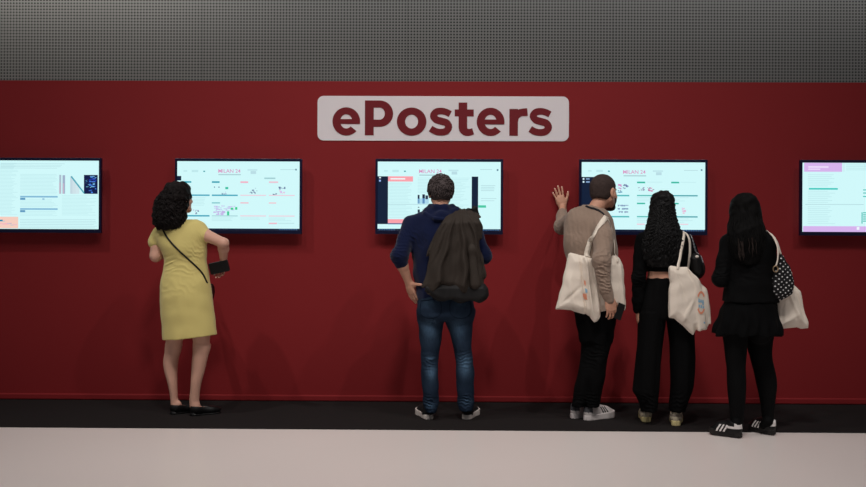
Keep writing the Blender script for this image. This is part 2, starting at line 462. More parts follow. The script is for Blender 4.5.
def display(cx, cy, org, s, label, items, texts):
    """items: (partname, rgb, rect in picture-detail units x0,y0,x1,y1); org/s = detail origin and scale"""
    c = P(cx, cy, FY)
    root = empty('wall_display', (c[0], WALLY, c[2]-TVH/2))
    tag(root, label, 'display', 'displays on the red wall')
    x0, x1, z0, z1 = c[0]-TVW/2, c[0]+TVW/2, c[2]-TVH/2, c[2]+TVH/2
    L, R, T, B = 0.0185, 0.0185, 0.0225, 0.030
    frame_mesh(x0, x1, z0, z1, L, R, T, B, root)
    mk('back_cover', *boxm(x0+0.05, x1-0.05, FY+0.0299, WALLY-0.022, z0+0.04, z1-0.04), M_cas, parent=root, smooth=False)
    mk('wall_bracket', *boxm(c[0]-0.25, c[0]+0.25, WALLY-0.024, WALLY, c[2]-0.2, c[2]+0.2), M_cas, parent=root, smooth=False)
    ax0, ax1, az0, az1 = x0+L, x1-R, z0+B, z1-T
    def cv(X, Y):
        dx = (org[0]+X/s-cx)*ps; dz = -(org[1]+Y/s-cy)*ps
        return min(max(c[0]+dx, ax0), ax1), min(max(c[2]+dz, az0), az1)
    rs = [(ax0, az0, ax1, az1, BG, 0)]
    for it in items:
        nm, rgb, (a, b, d_, e) = it[:3]; lv = it[3] if len(it) > 3 else 1
        p, q = cv(a, e), cv(d_, b)
        if q[0]-p[0] > 1e-4 and q[1]-p[1] > 1e-4: rs.append((p[0], p[1], q[0], q[1], rgb, lv))
    def cuts(v):
        v = sorted(v); o_ = [v[0]]
        for t in v[1:]:
            if t-o_[-1] > 4e-4: o_.append(t)
        return np.array(o_)
    gx = cuts([r[0] for r in rs]+[r[2] for r in rs]); gz = cuts([r[1] for r in rs]+[r[3] for r in rs])
    gx[-1] = ax1; gz[-1] = az1
    cols = [BG]; G = np.zeros((len(gx)-1, len(gz)-1), int)
    mx_ = (gx[1:]+gx[:-1])/2; mz_ = (gz[1:]+gz[:-1])/2
    for r in sorted(rs[1:], key=lambda r: r[5]):
        if r[4] not in cols: cols.append(r[4])
        i0, i1 = np.searchsorted(mx_, (r[0], r[2])); j0, j1 = np.searchsorted(mz_, (r[1], r[3])); G[i0:i1, j0:j1] = cols.index(r[4])
    nx_, nz_ = len(gx), len(gz); XX, ZZ = np.meshgrid(gx, gz, indexing='ij')
    I, J = np.meshgrid(np.arange(nx_-1), np.arange(nz_-1), indexing='ij'); b0 = (I*nz_+J).ravel()
    Q = np.stack([b0, b0+nz_, b0+nz_+1, b0+1], 1)
    scn = mk('screen', np.stack([XX.ravel(), np.full(XX.size, FY+0.004), ZZ.ravel()], 1), Q, [E(c_) for c_ in cols], parent=root, smooth=False, midx=G.ravel())
    for txt, rgb, (a, b, d_, e) in texts:
        p, q = cv(a, e), cv(d_, b)
        text_polys(txt, p[0], p[1], q[1]-p[1], q[0]-p[0], FY+0.003, E(rgb), scn)
    return root
def lines(x0, x1, y0, y1, step=7, rgb=FAINT, th=2.2, jit=0.25, seed=1, lv=1):
    r = random.Random(seed); out = []; y = y0
    while y < y1:
        out.append(('text_lines', rgb, (x0, y, x1-(x1-x0)*r.random()*jit, y+th), lv)); y += step
    return out
def taskbar(x0, x1, y0, y1, icons):
    o = [('taskbar', NAVY, (x0, y0, x1, y1), 1)]
    for a, b in icons:
        x = a
        while x < b:
            o.append(('taskbar_icons', (70, 130, 190), (x, y0+3, x+6, y1-4), 2)); x += 13
    return o
def specks(x0, y0, x1, y1, n, cols, seed, w=6, h=5, lv=1, nm='logos'):
    r = random.Random(seed); o = []
    for i in range(n):
        a = r.uniform(x0, x1-w); b = r.uniform(y0, y1-h); o.append((nm, r.choice(cols), (a, b, a+w*r.uniform(.5, 1.6), b+h*r.uniform(.5, 1.3)), lv))
    return o
# first display (cut by the left edge of the photo)
it = lines(-290, 95, 70, 355, 7.5, FAINT, 2.6, .1, 3)+lines(107, 312, 130, 240, 7.5, FAINT, 2.6, .15, 4)+lines(0, 430, 72, 100, 8, TXT, 2, .3, 5)
it += lines(107, 312, 268, 310, 7.5, FAINT, 2.4, .2, 6)+lines(107, 312, 332, 360, 7.5, FAINT, 2.4, .2, 7)+lines(335, 528, 245, 352, 7.5, FAINT, 2.4, .3, 8)+lines(107, 528, 375, 425, 9, TXT, 2.2, .05, 9)
it += [('heading_bars', (130, 185, 215), (107, 248, 312, 257), 2), ('heading_bars', (130, 185, 215), (107, 315, 312, 324), 2), ('heading_bars', (90, 150, 190), (107, 259, 135, 270), 2), ('heading_bars', (90, 150, 190), (107, 326, 135, 337), 2), ('heading_bars', (150, 195, 220), (228, 261, 240, 270), 2)]
it += [('figure', (170, 190, 205), (320, 133, 331, 236), 2), ('figure', (215, 170, 190), (322, 175, 326, 236), 3), ('figure', (160, 175, 200), (338, 135, 352, 236), 2), ('figure', (205, 180, 200), (341, 180, 346, 236), 3), ('figure', (195, 215, 225), (380, 140, 392, 236), 2), ('figure', (205, 225, 232), (392, 160, 410, 236), 2), ('figure', (208, 230, 236), (410, 185, 430, 236), 2)]
for i in range(16): it.append(('figure', (60, 160, 180), (384+i*4.4, 140+i*5.6, 391+i*4.4, 149+i*5.6), 4))
it += [('figure', (5, 20, 70), (455, 133, 530, 236), 2)]+specks(480, 138, 528, 232, 34, [(70, 130, 230), (30, 60, 190), (120, 190, 240), (20, 60, 140)], 11, 12, 4, 3, 'figure')+specks(458, 145, 485, 225, 7, [(90, 150, 170), (60, 110, 160)], 12, 7, 4, 3, 'figure')
it += [('poster_box', PEACH, (-290, 362, 97, 425), 2)]+specks(-280, 375, 92, 418, 40, [(245, 170, 190), (160, 195, 210), (235, 190, 200)], 13, 20, 4, 3, 'poster_box')+[('poster_box', (20, 140, 180), (-12, 378, 12, 387), 4)]
display(37.7, 195.2, (0, 150), 5.41, 'wall screen showing a blue and white text poster, leftmost of the displays', it, [])
# second display
def header(xm, ym, dx=0):
    return [('header_marks', (60, 160, 170), (178+dx, 112, 188+dx, 119), 1), ('header_marks', FAINT, (70+dx, 110, 90+dx, 118), 1), ('header_marks', FAINT, (115+dx, 108, 150+dx, 120), 1), ('header_marks', (170, 205, 210), (xm, ym+27, xm+122, ym+33), 1), ('header_marks', (190, 228, 234), (xm+158, ym, xm+212, ym+8), 1), ('header_marks', (184, 220, 228), (xm+175, ym+10, xm+205, ym+26), 1)]
it = header(260, 103)+lines(597, 680, 103, 108, 9, TXT, 3, 0)+[('header_marks', (90, 130, 150), (678, 100, 686, 109), 1)]
CT = [(118, 213), (225, 366), (380, 520), (535, 675)]
it += [('card_tabs', (40, 160, 180), (60, 169, 113, 178)), ('card_tabs', (40, 160, 180), (225, 169, 267, 178)), ('card_tabs', (240, 175, 195), (380, 169, 422, 178)), ('card_tabs', (235, 190, 205), (535, 169, 585, 177)), ('card_tabs', (160, 205, 210), (510, 148, 570, 156))]
it += [('card_bars', (60, 165, 190), (90, 241, 213, 249)), ('card_bars', (60, 165, 190), (225, 241, 366, 249)), ('card_bars', LPINK, (380, 242, 520, 247)), ('card_bars', LPINK, (535, 242, 675, 247)), ('card_bars', (60, 165, 190), (80, 353, 213, 361)), ('card_bars', (170, 215, 220), (225, 354, 366, 360)), ('card_bars', LPINK, (380, 354, 520, 359)), ('card_bars', LPINK, (535, 354, 675, 359))]
it += [('card_tabs', (130, 200, 205), (225, 283, 270, 290)), ('card_tabs', (240, 180, 195), (380, 283, 425, 289)), ('card_tabs', (240, 190, 200), (535, 283, 575, 289)), ('card_tabs', (240, 180, 195), (535, 393, 580, 400))]
it += specks(428, 204, 474, 238, 16, [DK, (120, 140, 170), (140, 160, 185)], 21)+specks(580, 197, 625, 212, 14, [(95, 115, 150), (120, 140, 175)], 22)+specks(582, 214, 626, 238, 12, [(235, 190, 215), LIL], 23)+specks(553, 233, 578, 244, 5, [DK, (110, 130, 160)], 24)+specks(275, 225, 318, 242, 8, [(120, 150, 175), (170, 170, 210)], 25)
it += [('logos', GRN, (298, 200, 314, 212)), ('logos', DK, (236, 198, 242, 204)), ('logos', DK, (260, 198, 267, 204))]+specks(232, 300, 360, 330, 30, [(200, 190, 235), (185, 200, 235)], 26, 14, 4)+specks(232, 328, 305, 352, 16, [(195, 180, 230)], 27, 12, 6)+[('logos', (40, 205, 140), (328, 312, 341, 323), 2), ('logos', (40, 205, 140), (352, 309, 364, 323), 2), ('logos', (60, 200, 150), (308, 332, 320, 354), 2)]
it += specks(120, 320, 160, 350, 10, [(180, 150, 200), (110, 150, 170)], 28)+lines(225, 350, 366, 385, 7, FAINT, 3, .3, 3)+lines(535, 660, 366, 385, 7, FAINT, 3, .3, 2)+lines(120, 205, 258, 300, 8, FAINT, 3, .3, 5)+lines(380, 500, 366, 380, 7, FAINT, 3, .3, 9)+lines(585, 675, 394, 402, 8, TXT, 3, .1)
it += [('popup', NAVY, (30, 141, 58, 166))]+taskbar(30, 702, 425, 436, [(592, 690)])
display(238.2, 196.1, (170, 150), 5.41, 'wall screen showing a grid of poster cards, beside the woman in yellow', it, [('MILAN 24', MAG, (260, 103, 380, 123))])
# third display
it = header(266, 106, 5)+lines(595, 660, 103, 108, 9, TXT, 3, 0)+[('header_marks', (90, 130, 150), (685, 102, 694, 112))]
it += [('popup', NAVY, (30, 143, 97, 402)), ('popup', NAVY, (550, 143, 585, 430)), ('poster_page', (60, 110, 150), (95, 396, 330, 403)), ('poster_page', PINK, (97, 143, 232, 171), 2), ('poster_page', PINK, (97, 375, 330, 397), 2), ('poster_page', (240, 250, 252), (110, 153, 190, 160), 3), ('icons', (230, 245, 250), (49, 147, 58, 154), 2), ('icons', (150, 180, 240), (48, 162, 58, 172), 2)]
it += lines(100, 228, 180, 370, 8, FAINT, 2.6, .25, 31)+lines(258, 545, 150, 232, 8, FAINT, 2.6, .2, 32)+lines(330, 545, 240, 370, 8, FAINT, 2.6, .3, 33)+[('poster_page', TXT, (97, 293, 330, 296)), ('poster_page', (170, 215, 235), (257, 262, 318, 291), 1)]
it += [('chart', (20, 30, 60), (258, 243, 268, 264), 2), ('chart', (20, 30, 60), (283, 240, 297, 262), 2), ('chart', (30, 40, 70), (300, 246, 314, 266), 2), ('chart', (110, 160, 200), (258, 264, 268, 290), 2), ('chart', (90, 140, 190), (284, 262, 296, 290), 2), ('chart', (30, 40, 60), (258, 322, 270, 340), 2), ('chart', (30, 40, 60), (285, 322, 300, 336), 2), ('chart', (90, 110, 120), (259, 308, 267, 313), 2)]
it += lines(600, 690, 190, 225, 9, TXT, 3, .25, 35)+lines(600, 690, 260, 275, 12, TXT, 2.5, .2, 36)+[('card_tabs', (70, 200, 165), (586, 298, 628, 311))]+taskbar(30, 706, 427, 438, [(50, 140), (600, 695)])
display(439.1, 196.6, (370, 150), 5.41, 'wall screen with a pink headed poster, behind the man in navy hoodie', it, [('MILAN 24', MAG, (265, 105, 387, 125))])
# fourth display
it = header(290, 110, 28)+lines(615, 690, 108, 112, 9, TXT, 3, 0)+[('header_marks', (90, 130, 150), (706, 103, 715, 112))]
it += [('popup', NAVY, (50, 147, 205, 432)), ('icons', (210, 235, 245), (70, 153, 79, 162), 2), ('icons', (210, 235, 245), (70, 169, 79, 178), 2), ('icons', (130, 160, 200), (88, 154, 107, 161), 2), ('icons', (130, 160, 200), (88, 170, 108, 178), 2)]
for y in (243, 357): it += [('card_bars', (80, 185, 190), (205, y, 322, y+8)), ('card_bars', (90, 190, 185), (363, y, 470, y+7)), ('card_bars', (60, 160, 170), (470, y, 690, y+7))]
it += [('card_tabs', (50, 185, 165), (363, 171, 407, 180)), ('card_tabs', (50, 185, 165), (547, 171, 590, 180)), ('card_tabs', (50, 185, 165), (363, 285, 407, 293)), ('card_tabs', (50, 185, 165), (547, 285, 588, 293))]
it += specks(260, 184, 282, 216, 16, [(215, 130, 190), (190, 140, 210)], 41)+specks(286, 184, 316, 214, 16, [DK, (110, 120, 170)], 42)+specks(258, 218, 282, 236, 8, [(50, 140, 180), DK], 43)+specks(367, 200, 410, 222, 18, [(170, 190, 205), (150, 160, 190)], 44)+specks(414, 200, 454, 226, 22, [(215, 120, 170), (90, 90, 140), (225, 150, 180)], 45)
for y in (296, 314, 331): it += specks(255, y, 316, y+9, 12, [(120, 150, 185), (140, 165, 195)], 46+y, 8, 7)
it += specks(604, 308, 626, 346, 18, [(225, 190, 225), (235, 180, 205)], 48)+specks(560, 312, 578, 330, 5, [(60, 110, 160)], 49)+lines(415, 500, 172, 178, 8, FAINT, 3, 0)+lines(597, 680, 172, 178, 8, FAINT, 3, 0)+lines(363, 680, 255, 275, 9, FAINT, 3, .5, 3)+lines(363, 680, 370, 395, 9, FAINT, 3, .5, 4)+[('card_tabs', LPINK, (363, 398, 405, 404)), ('card_tabs', LPINK, (595, 398, 640, 403))]
it += taskbar(50, 730, 430, 441, [(615, 725)])
display(643.4, 197.2, (570, 150), 5.41, 'wall screen between the man in sweater and the long curly haired woman', it, [('MILAN 24', MAG, (288, 109, 408, 129))])
# fifth display
it = [('poster_page', LIL, (72, 64, 255, 107)), ('poster_page', LIL, (68, 371, 700, 400)), ('poster_page', (235, 220, 250), (92, 80, 190, 88), 2), ('poster_page', (235, 220, 250), (92, 92, 150, 98), 2), ('icons', (235, 245, 252), (327, 374, 340, 388), 2), ('card_bars', (50, 200, 190), (95, 186, 235, 194)), ('poster_page', TXT, (78, 264, 360, 267)), ('text_lines', (200, 230, 240), (262, 66, 266, 107))]
it += lines(90, 225, 120, 180, 9, FAINT, 3, .3, 51)+lines(90, 225, 200, 258, 9, FAINT, 3, .3, 52)+lines(90, 225, 276, 360, 9, FAINT, 3, .3, 53)+lines(275, 620, 72, 100, 8, FAINT, 3, .2, 54)
for y in (192, 207, 224, 303, 313, 323, 333, 343): it.append(('chart', (60, 190, 180), (357, y, 440, y+5)))
it.append(('chart', (60, 190, 180), (350, 303, 355, 358)))
it += taskbar(60, 700, 402, 412, [])
display(864.6, 197.9, (790, 150), 4.87, 'wall screen with a lilac banded poster, rightmost of the displays', it, [])
# ------------------------------------------------------------------ people toolkit
SK = mat('skin_light', (205, 158, 138), 0.55, bump=0.08, bscale=300, var=0.05, vscale=25, spec=0.35)
SK2 = mat('skin_warm', (196, 146, 122), 0.55, bump=0.08, bscale=300, var=0.05, vscale=25, spec=0.35)
LIP = mat('lips', (168, 96, 90), 0.45)
BROW = mat('eyebrow_hair', (40, 28, 24), 0.9)
NAIL = mat('nails', (214, 172, 160), 0.35)
EYEW = mat('eye_white', (225, 220, 215), 0.2); IRIS = mat('iris', (60, 38, 24), 0.2)
def frame(fwd, up=(0, 0, 1)):
    f = nrm(fwd); u = np.array(up, float); u = nrm(u-f*(u@f)); r = np.cross(f, u); return r, f, u   # r = the person's right
def head(Fd, c, fwd, up=(0, 0, 1), s=1.0, male=False):
    r, f, u = frame(fwd, up); c = np.array(c, float)
    W = lambda a, b, d: c+s*(r*a+f*b+u*d)
    A = [r, f, u]
    Fd.op(ell(W(0, -.012, .02), (.075*s, .095*s, .088*s), A))
    Fd.op(ell(W(0, .025, -.045), (.060*s, .066*s, .072*s), A), .03*s)
    j = 1.08 if male else 1.0
    Fd.op(cone(W(-.048*j, .0, -.06), W(-.014*j, .075, -.098), .016*s, .014*s), .03*s)
    Fd.op(cone(W(.048*j, .0, -.06), W(.014*j, .075, -.098), .016*s, .014*s), .03*s)
    Fd.op(ell(W(0, .078, -.095), (.022*s*j, .018*s, .018*s), A), .02*s)
    for q in (-1, 1):
        Fd.op(ell(W(q*.036, .058, -.035), (.024*s, .024*s, .022*s), A), .02*s)
        Fd.op(ell(W(q*.031, .094, -.004), (.017*s, .012*s, .012*s), A), .010*s, 's')
        Fd.op(cone(W(q*.013, .084, .018), W(q*.045, .068, .016), .008*s, .006*s), .012*s)
        e = W(q*.077, -.008, -.018)
        ea = [nrm(r*q+f*-.35), nrm(f+r*q*.35), u]
        Fd.op(ell(e+s*(r*q*.004), (.008*s, .020*s, .032*s), ea), .006*s)
        Fd.op(ell(e+s*(r*q*.013+f*.006), (.006*s, .009*s, .018*s), ea), .004*s, 's')
        Fd.op(ell(W(q*.011, .094, -.040), (.009*s, .011*s, .008*s), A), .006*s)
    Fd.op(cone(W(0, .084, .010), W(0, .106, -.034), .008*s, .012*s), .012*s)
    Fd.op(cone(W(-.018, .086, -.061), W(.018, .086, -.061), .007*s, .007*s), .006*s)
    Fd.op(cone(W(-.015, .085, -.071), W(.015, .085, -.071), .0075*s, .0075*s), .005*s)
def head_marks(V, c, fwd, up, s):
    r, f, u = frame(fwd, up); q = (V-np.array(c))/s; a, b, d = q@r, q@f, q@u
    m = np.zeros(len(V), int)
    m[(np.abs(a) < .024) & (b > .084) & (np.abs(d+.066) < .0095)] = 1
    ab = np.abs(a)
    m[(ab > .012) & (ab < .046) & (b > .055) & (np.abs(d-.021+.12*(ab-.028)**2*10) < .0045)] = 2
    return m
def eyes(c, fwd, up, s, parent):
    r, f, u = frame(fwd, up); c = np.array(c, float)
    for q in (-1, 1):
        o = c+s*(r*q*.031+f*.079-u*.004); V = []; Q = []; mi = []
        n, k = 10, 12
        for i in range(n+1):
            th = math.pi*i/n
            for j in range(k):
                ph = 2*math.pi*j/k; V.append(o+.0115*s*(f*math.cos(th)+math.sin(th)*(r*math.cos(ph)+u*math.sin(ph))))
        for i in range(n):
            for j in range(k):
                Q.append((i*k+j, (i+1)*k+j, (i+1)*k+(j+1) % k, i*k+(j+1) % k)); mi.append(1 if i < 2 else 0)
        mk('eye', np.array(V), np.array(Q), [EYEW, IRIS], parent=parent, midx=mi)
def hand(wrist, fdir, back, side, s=1.0, curl=(.3, .4, .3), splay=.06, thumb=(.75, .6, -.35), curls=None, h=.0026, thcurl=.2, arm=None, ra=.027):
    """fdir: fingers point here; back: normal of the back of the hand; side=+1: the thumb lies on cross(fdir,back) side"""
    y = nrm(fdir); z = np.array(back, float); z = nrm(z-y*(z@y)); x = np.cross(y, z)*side
    w = np.array(wrist, float); W = lambda a, b, d: w+s*(x*a+y*b+z*d)
    R = .21*s; Fd = F(w-R, w+R, h)
    A = [x, y, z]
    Fd.op(ell(W(0, .048, -.002), (.040*s, .052*s, .016*s), A))
    Fd.op(ell(W(.020, .030, -.010), (.020*s, .032*s, .014*s), A), .012*s)
    Fd.op(cone(W(0, -.03, 0), W(0, .03, 0), .026*s, .028*s, z, .68), .02*s)
    if arm is not None: Fd.op(cone(w, w+nrm(np.array(arm)-w)*.09*s, .025*s, ra*s), .015)
    roots = [(.030, .088), (.010, .094), (-.011, .090), (-.029, .080)]; Ls = [.072, .080, .074, .058]; rad = [.0088, .0092, .0088, .0078]
    tips = []
    for i in range(4):
        c = (curls[i] if curls else curl); a = (1.5-i)*splay
        d0 = x*math.sin(a)+y*math.cos(a); p = W(roots[i][0], roots[i][1]-.012, 0.002)
        Fd.op(cone(W(roots[i][0]*.6, .04, 0.002), p, .012*s, rad[i]*1.15*s), .012*s)
        th = 0
        for k_, (fr, cc) in enumerate(zip((.50, .29, .25), c)):
            th += cc; d = d0*math.cos(th)-z*math.sin(th); q = p+d*Ls[i]*fr*s*1.12
            Fd.op(cone(p, q, rad[i]*s*(1-.08*k_), rad[i]*s*(.93-.08*k_)), .004*s); p = q
        tips.append((p, d0*math.sin(th)+z*math.cos(th)))
    td = nrm(x*thumb[0]+y*thumb[1]+z*thumb[2]); p = W(.022, .020, -.006); q = p+td*.042*s
    Fd.op(cone(p, q, .015*s, .0125*s), .016*s)
    for L_, r0, r1 in ((.034, .0115, .0102), (.027, .0102, .0085)):
        td = nrm(td+y*thcurl-x*thcurl*.5); p = q; q = p+td*L_*s; Fd.op(cone(p, q, r0*s, r1*s), .006*s)
    V, Q = Fd.mesh(1)
    m = np.zeros(len(V), int)
    for t, n_ in tips+[(q, z)]:
        dd = V-t; m[(np.linalg.norm(dd-n_*rad[0]*.8*s, axis=1) < .0065*s)] = 1
    return V, Q, m
def person(label, loc, pieces, skin, headinfo=None, eyeparent=True):
    """pieces: list of (V,Q,mark) fused into the one body mesh; mark 1 lip, 2 brow, 3 nail"""
    Vs, Qs, ms, off = [], [], [], 0
    for V, Q, m in pieces:
        Vs.append(V); Qs.append(Q+off); ms.append(m[Q[:, 0]]); off += len(V)
    o = mk('person', np.concatenate(Vs), np.concatenate(Qs), [skin, LIP, BROW, NAIL], origin=loc, midx=np.concatenate(ms))
    tag(o, label, 'person')
    if headinfo: eyes(*headinfo, o)
    return o
def plain(Fd, sm=1):
    V, Q = Fd.mesh(sm); return V, Q, np.zeros(len(V), int)
def headpiece(c, fwd, up, s, neckbase, rn, male=False):
    c = np.array(c, float); r, f, u = frame(fwd, up)
    lo = np.minimum(c-.15*s, np.array(neckbase)-.07); hi = np.maximum(c+.15*s, np.array(neckbase)+.07)
    Fd = F(lo, hi, .0032); head(Fd, c, fwd, up, s, male)
    Fd.op(cone(c+s*(-f*.022-u*.055), neckbase, rn*.95, rn), .02)
    V, Q = Fd.mesh(1); return V, Q, head_marks(V, c, fwd, up, s)
def handpiece(*a, **k):
    V, Q, m = hand(*a, **k); return V, Q, m*3
def cloth(name, Fd, material, parent, sm=1, attr=None):
    V, Q = Fd.mesh(sm); o = mk(name, V, Q, material, parent=parent)
    if attr is not None:
        a = o.data.attributes.new('wear', 'FLOAT', 'POINT'); a.data.foreach_set('value', attr(V).astype(np.float32))
    return o
def curls(roots, n, rad, amp, pitch, seed, seg=40, n_side=5, frizz=.3):
    """roots: function(rng)-> control points of one lock; each lock is a coiled tube"""
    r = np.random.RandomState(seed); L = []
    for i in range(n):
        c = spline(roots(r), seg); T = np.gradient(c, axis=0); T /= np.maximum(1e-9, np.linalg.norm(T, axis=1))[:, None]
        U = np.cross(T, (0.2, 1, 0.1)); U /= np.linalg.norm(U, axis=1)[:, None]; W = np.cross(T, U)
        ln = np.linalg.norm(np.diff(c, axis=0), axis=1).sum(); t = np.linspace(0, 1, seg)
        ph = r.uniform(0, 6.28)+2*math.pi*ln/(pitch*r.uniform(.8, 1.25))*t*(1 if r.rand() < .5 else -1)
        e = amp*r.uniform(.6, 1.2)*np.minimum(1, t*4)
        c = c+U*(np.cos(ph)*e)[:, None]+W*(np.sin(ph)*e)[:, None]
        rr = rad*r.uniform(.7, 1.25)*np.clip(np.minimum(1.0, (1.02-t)*5), .15, 1)
        L.append(tube(c, rr, n_side))
    return cat_meshes(L)
def shoe(name, heel, toe, L, W, mats, parent, kind='sneaker', lift=0.006, zs=1.15, h=.0034):
    """heel, toe: ground points; local x runs heel to toe"""
    heel = np.array(heel, float); heel[2] = lift; d = np.array(toe, float)-heel; d[2] = 0; x = nrm(d); z = np.array([0, 0, 1.0]); y = np.cross(z, x)
    hw = lambda t: W*np.interp(t, [0, .03, .1, .3, .5, .7, .85, .95, 1], [.0, .22, .33, .35, .38, .5, .45, .28, .0])
    def outline(grow):
        def fn(X, Y, Z):
            t = np.clip(X/L, 0, 1); off = .012*np.sin(t*math.pi)*0
            return np.maximum(np.abs(Y-off)-hw(t).astype(np.float32)-grow, np.maximum(-X-grow, X-L-grow))
        return fn
    def world(V): return heel+V[:, 0:1]*x+V[:, 1:2]*y+V[:, 2:3]*z*zs
    sh = .030 if kind != 'flat' else .012
    up = F((-.02, -.075, -.005), (L+.02, .075, .16), h)
    up.op(ell((.048, 0, .045), (.046, .031, .045))); up.op(ell((L-.075, 0, .028), (.072, .043, .030)), .03)
    up.op(cone((.05, 0, .045), (L-.09, 0, .035), .034, .034), .03)
    if kind != 'flat':
        up.op(cone((.055, 0, .05), (.050, 0, .092), .036, .035), .02); up.op(cone((.095, 0, .070), (.16, 0, .050), .026, .022), .03)
        up.op(cone((.052, 0, .08), (.052, 0, .13), .026, .026), .004, 's')
        if kind == 'striped': up.op(cone((.052, 0, .05), (.048, 0, .085), .042, .043), .015)
        up.cut((0.05, 0, .088), (-.28, 0, 1))
    else:
        up.op(ell((.100, 0, .086), (.078, .031, .048)), .006, 's'); up.cut((0, 0, .072), (.10, 0, 1))
    up.cut((0, 0, sh*.55), (0, 0, -1))
    V, Q = up.mesh(1); c = V[Q].mean(1); mi = np.zeros(len(Q), int)
    sx = c[:, 0]/L; ay = np.abs(c[:, 1])
    if kind == 'striped':
        for k_ in range(3):
            q = c[:, 0]+(c[:, 2]-.05)*.55-(L*.42+k_*.024); mi[(np.abs(q) < .0058) & (ay > .018) & (c[:, 2] > .027) & (c[:, 2] < .068)] = 1
        mi[(c[:, 0] < .036) & (c[:, 2] > .052)] = 1; mi[(c[:, 0] < .085) & (c[:, 2] > .050) & (c[:, 2] < .064)] = 1
    elif kind == 'white':
        for k_ in range(3):
            q = c[:, 0]+(c[:, 2]-.05)*.55-(L*.50+k_*.020); mi[(np.abs(q) < .0062) & (ay > .016) & (c[:, 2] > .030) & (c[:, 2] < .072)] = 1
        mi[(c[:, 0] < .042) & (c[:, 2] > .046)] = 2
    elif kind == 'chunky':
        mi[(c[:, 0] < .05) & (np.abs(c[:, 2]-.058) < .006)] = 1; mi[(ay > .02) & (np.abs((c[:, 0]*.8+c[:, 2]) % .035-.01) < .004)] = 1
    elif kind == 'slip':
        pass
    o = mk(name, world(V), Q, [mats[0], mats[1], mats[2] if len(mats) > 2 and mats[2] else mats[0]], parent=parent, midx=mi)
    so = F((-.02, -.075, -.01), (L+.02, .075, .05), h); so.op((outline(.003), np.array((0, -.06, 0)), np.array((L, .06, .04))))
    so.cut((0, 0, .0), (0, 0, -1)); so.cut((0, 0, sh), (-.04 if kind != 'flat' else .0, 0, 1))
    if kind == 'flat': so.op(cone((.03, 0, .0), (.03, 0, .012), .026, .028), .005)
    so.op(ell((L*1.02, 0, -.012), (.035, .06, .026)), .004, 's')
    V, Q = so.mesh(1); mk('sole', world(V), Q, mats[3], parent=o); return o
def legs(Fd, hips, knees, ankles, rt=.075, rk=.052, rc=.052, ra=.035, back=(0, -1, 0)):
    for hp, kn, an in zip(hips, knees, ankles):
        hp, kn, an = [np.array(q, float) for q in (hp, kn, an)]; bk = nrm(back)
        Fd.op(cone(hp, kn, rt, rk), .04)
        cf = kn+(an-kn)*.28+bk*.012; Fd.op(cone(kn, cf, rk*.95, rc), .03); Fd.op(cone(cf, kn+(an-kn)*.72, rc, ra*1.12), .03); Fd.op(cone(kn+(an-kn)*.7, an, ra*1.1, ra), .02)
def foot(Fd, ankle, heel, toe, z=.0, q=1.0):
    heel = np.array(heel, float); d = nrm(np.array(toe)-heel); ln = np.linalg.norm(np.array(toe)-heel)
    h0 = heel+d*.042+np.array([0, 0, .040+z]); Fd.op(cone(ankle, h0, .034*q, .028*q), .02)
    Fd.op(cone(h0, heel+d*ln*.70+np.array([0, 0, .030+z]), .028*q, .022*q), .02); Fd.op(cone(heel+d*ln*.68+np.array([0, 0, .026+z]), heel+d*ln*.86+np.array([0, 0, .020+z]), .024*q, .014*q, np.cross(d, (0, 0, 1)), 1.4), .02)
def bvh(*objs):
    V, Fs = [], []
    for o in objs:
        loc = np.array(list(o['_o'])); k = len(V)
        V += [tuple(np.array(v.co[:])+loc) for v in o.data.vertices]; Fs += [tuple(k+i for i in p.vertices) for p in o.data.polygons]
    return BVHTree.FromPolygons(V, Fs)
def drape(bv, pts, Y, off=.004, n=40):
    """points laid on the side of a surface that faces the room; entries of pts: (px,py) dropped on it, or a 3D point kept as it is"""
    out, nn = [], []
    d2 = spline([q[:2] for q in pts], n) if len(pts[0]) == 2 else None
    if d2 is None: return None
    for a, b in d2:
        p = P(a, b, Y); hit = bv.ray_cast(Vector((p[0], Y-.7, p[2])), Vector((0, 1, 0)))
        if hit[0] is None:
            if out: out.append(np.array((p[0], out[-1][1], p[2]))); nn.append(nn[-1])
            continue
        out.append(np.array(hit[0])+np.array(hit[1])*off); nn.append(np.array(hit[1]))
    out = np.array(out); nn = np.array(nn)
    if len(out) > 6:
        for _ in range(2):
            out[1:-1] = .25*out[:-2]+.5*out[1:-1]+.25*out[2:]; nn[1:-1] = .25*nn[:-2]+.5*nn[1:-1]+.25*nn[2:]
    return out, nn
def strap_mesh(c, nn, w, th):
    c = np.array(c); N = np.array(nn); n = len(c)
    T = np.gradient(c, axis=0); T /= np.maximum(1e-9, np.linalg.norm(T, axis=1))[:, None]
    N = N-(N*T).sum(1)[:, None]*T; N /= np.maximum(1e-6, np.linalg.norm(N, axis=1))[:, None]; B = np.cross(T, N)
    V = np.stack([c+B*w/2+N*th/2, c-B*w/2+N*th/2, c-B*w/2-N*th/2, c+B*w/2-N*th/2], 1).reshape(-1, 3)
    i = np.arange(n-1)[:, None]*4; j = np.arange(4)[None, :]; j2 = (j+1) % 4
    Q = np.stack([i+j, i+j2, i+4+j2, i+4+j], 2).reshape(-1, 4); e = (n-1)*4
    return V, np.concatenate([Q, np.array([(3, 2, 1, 0), (e, e+1, e+2, e+3)])])
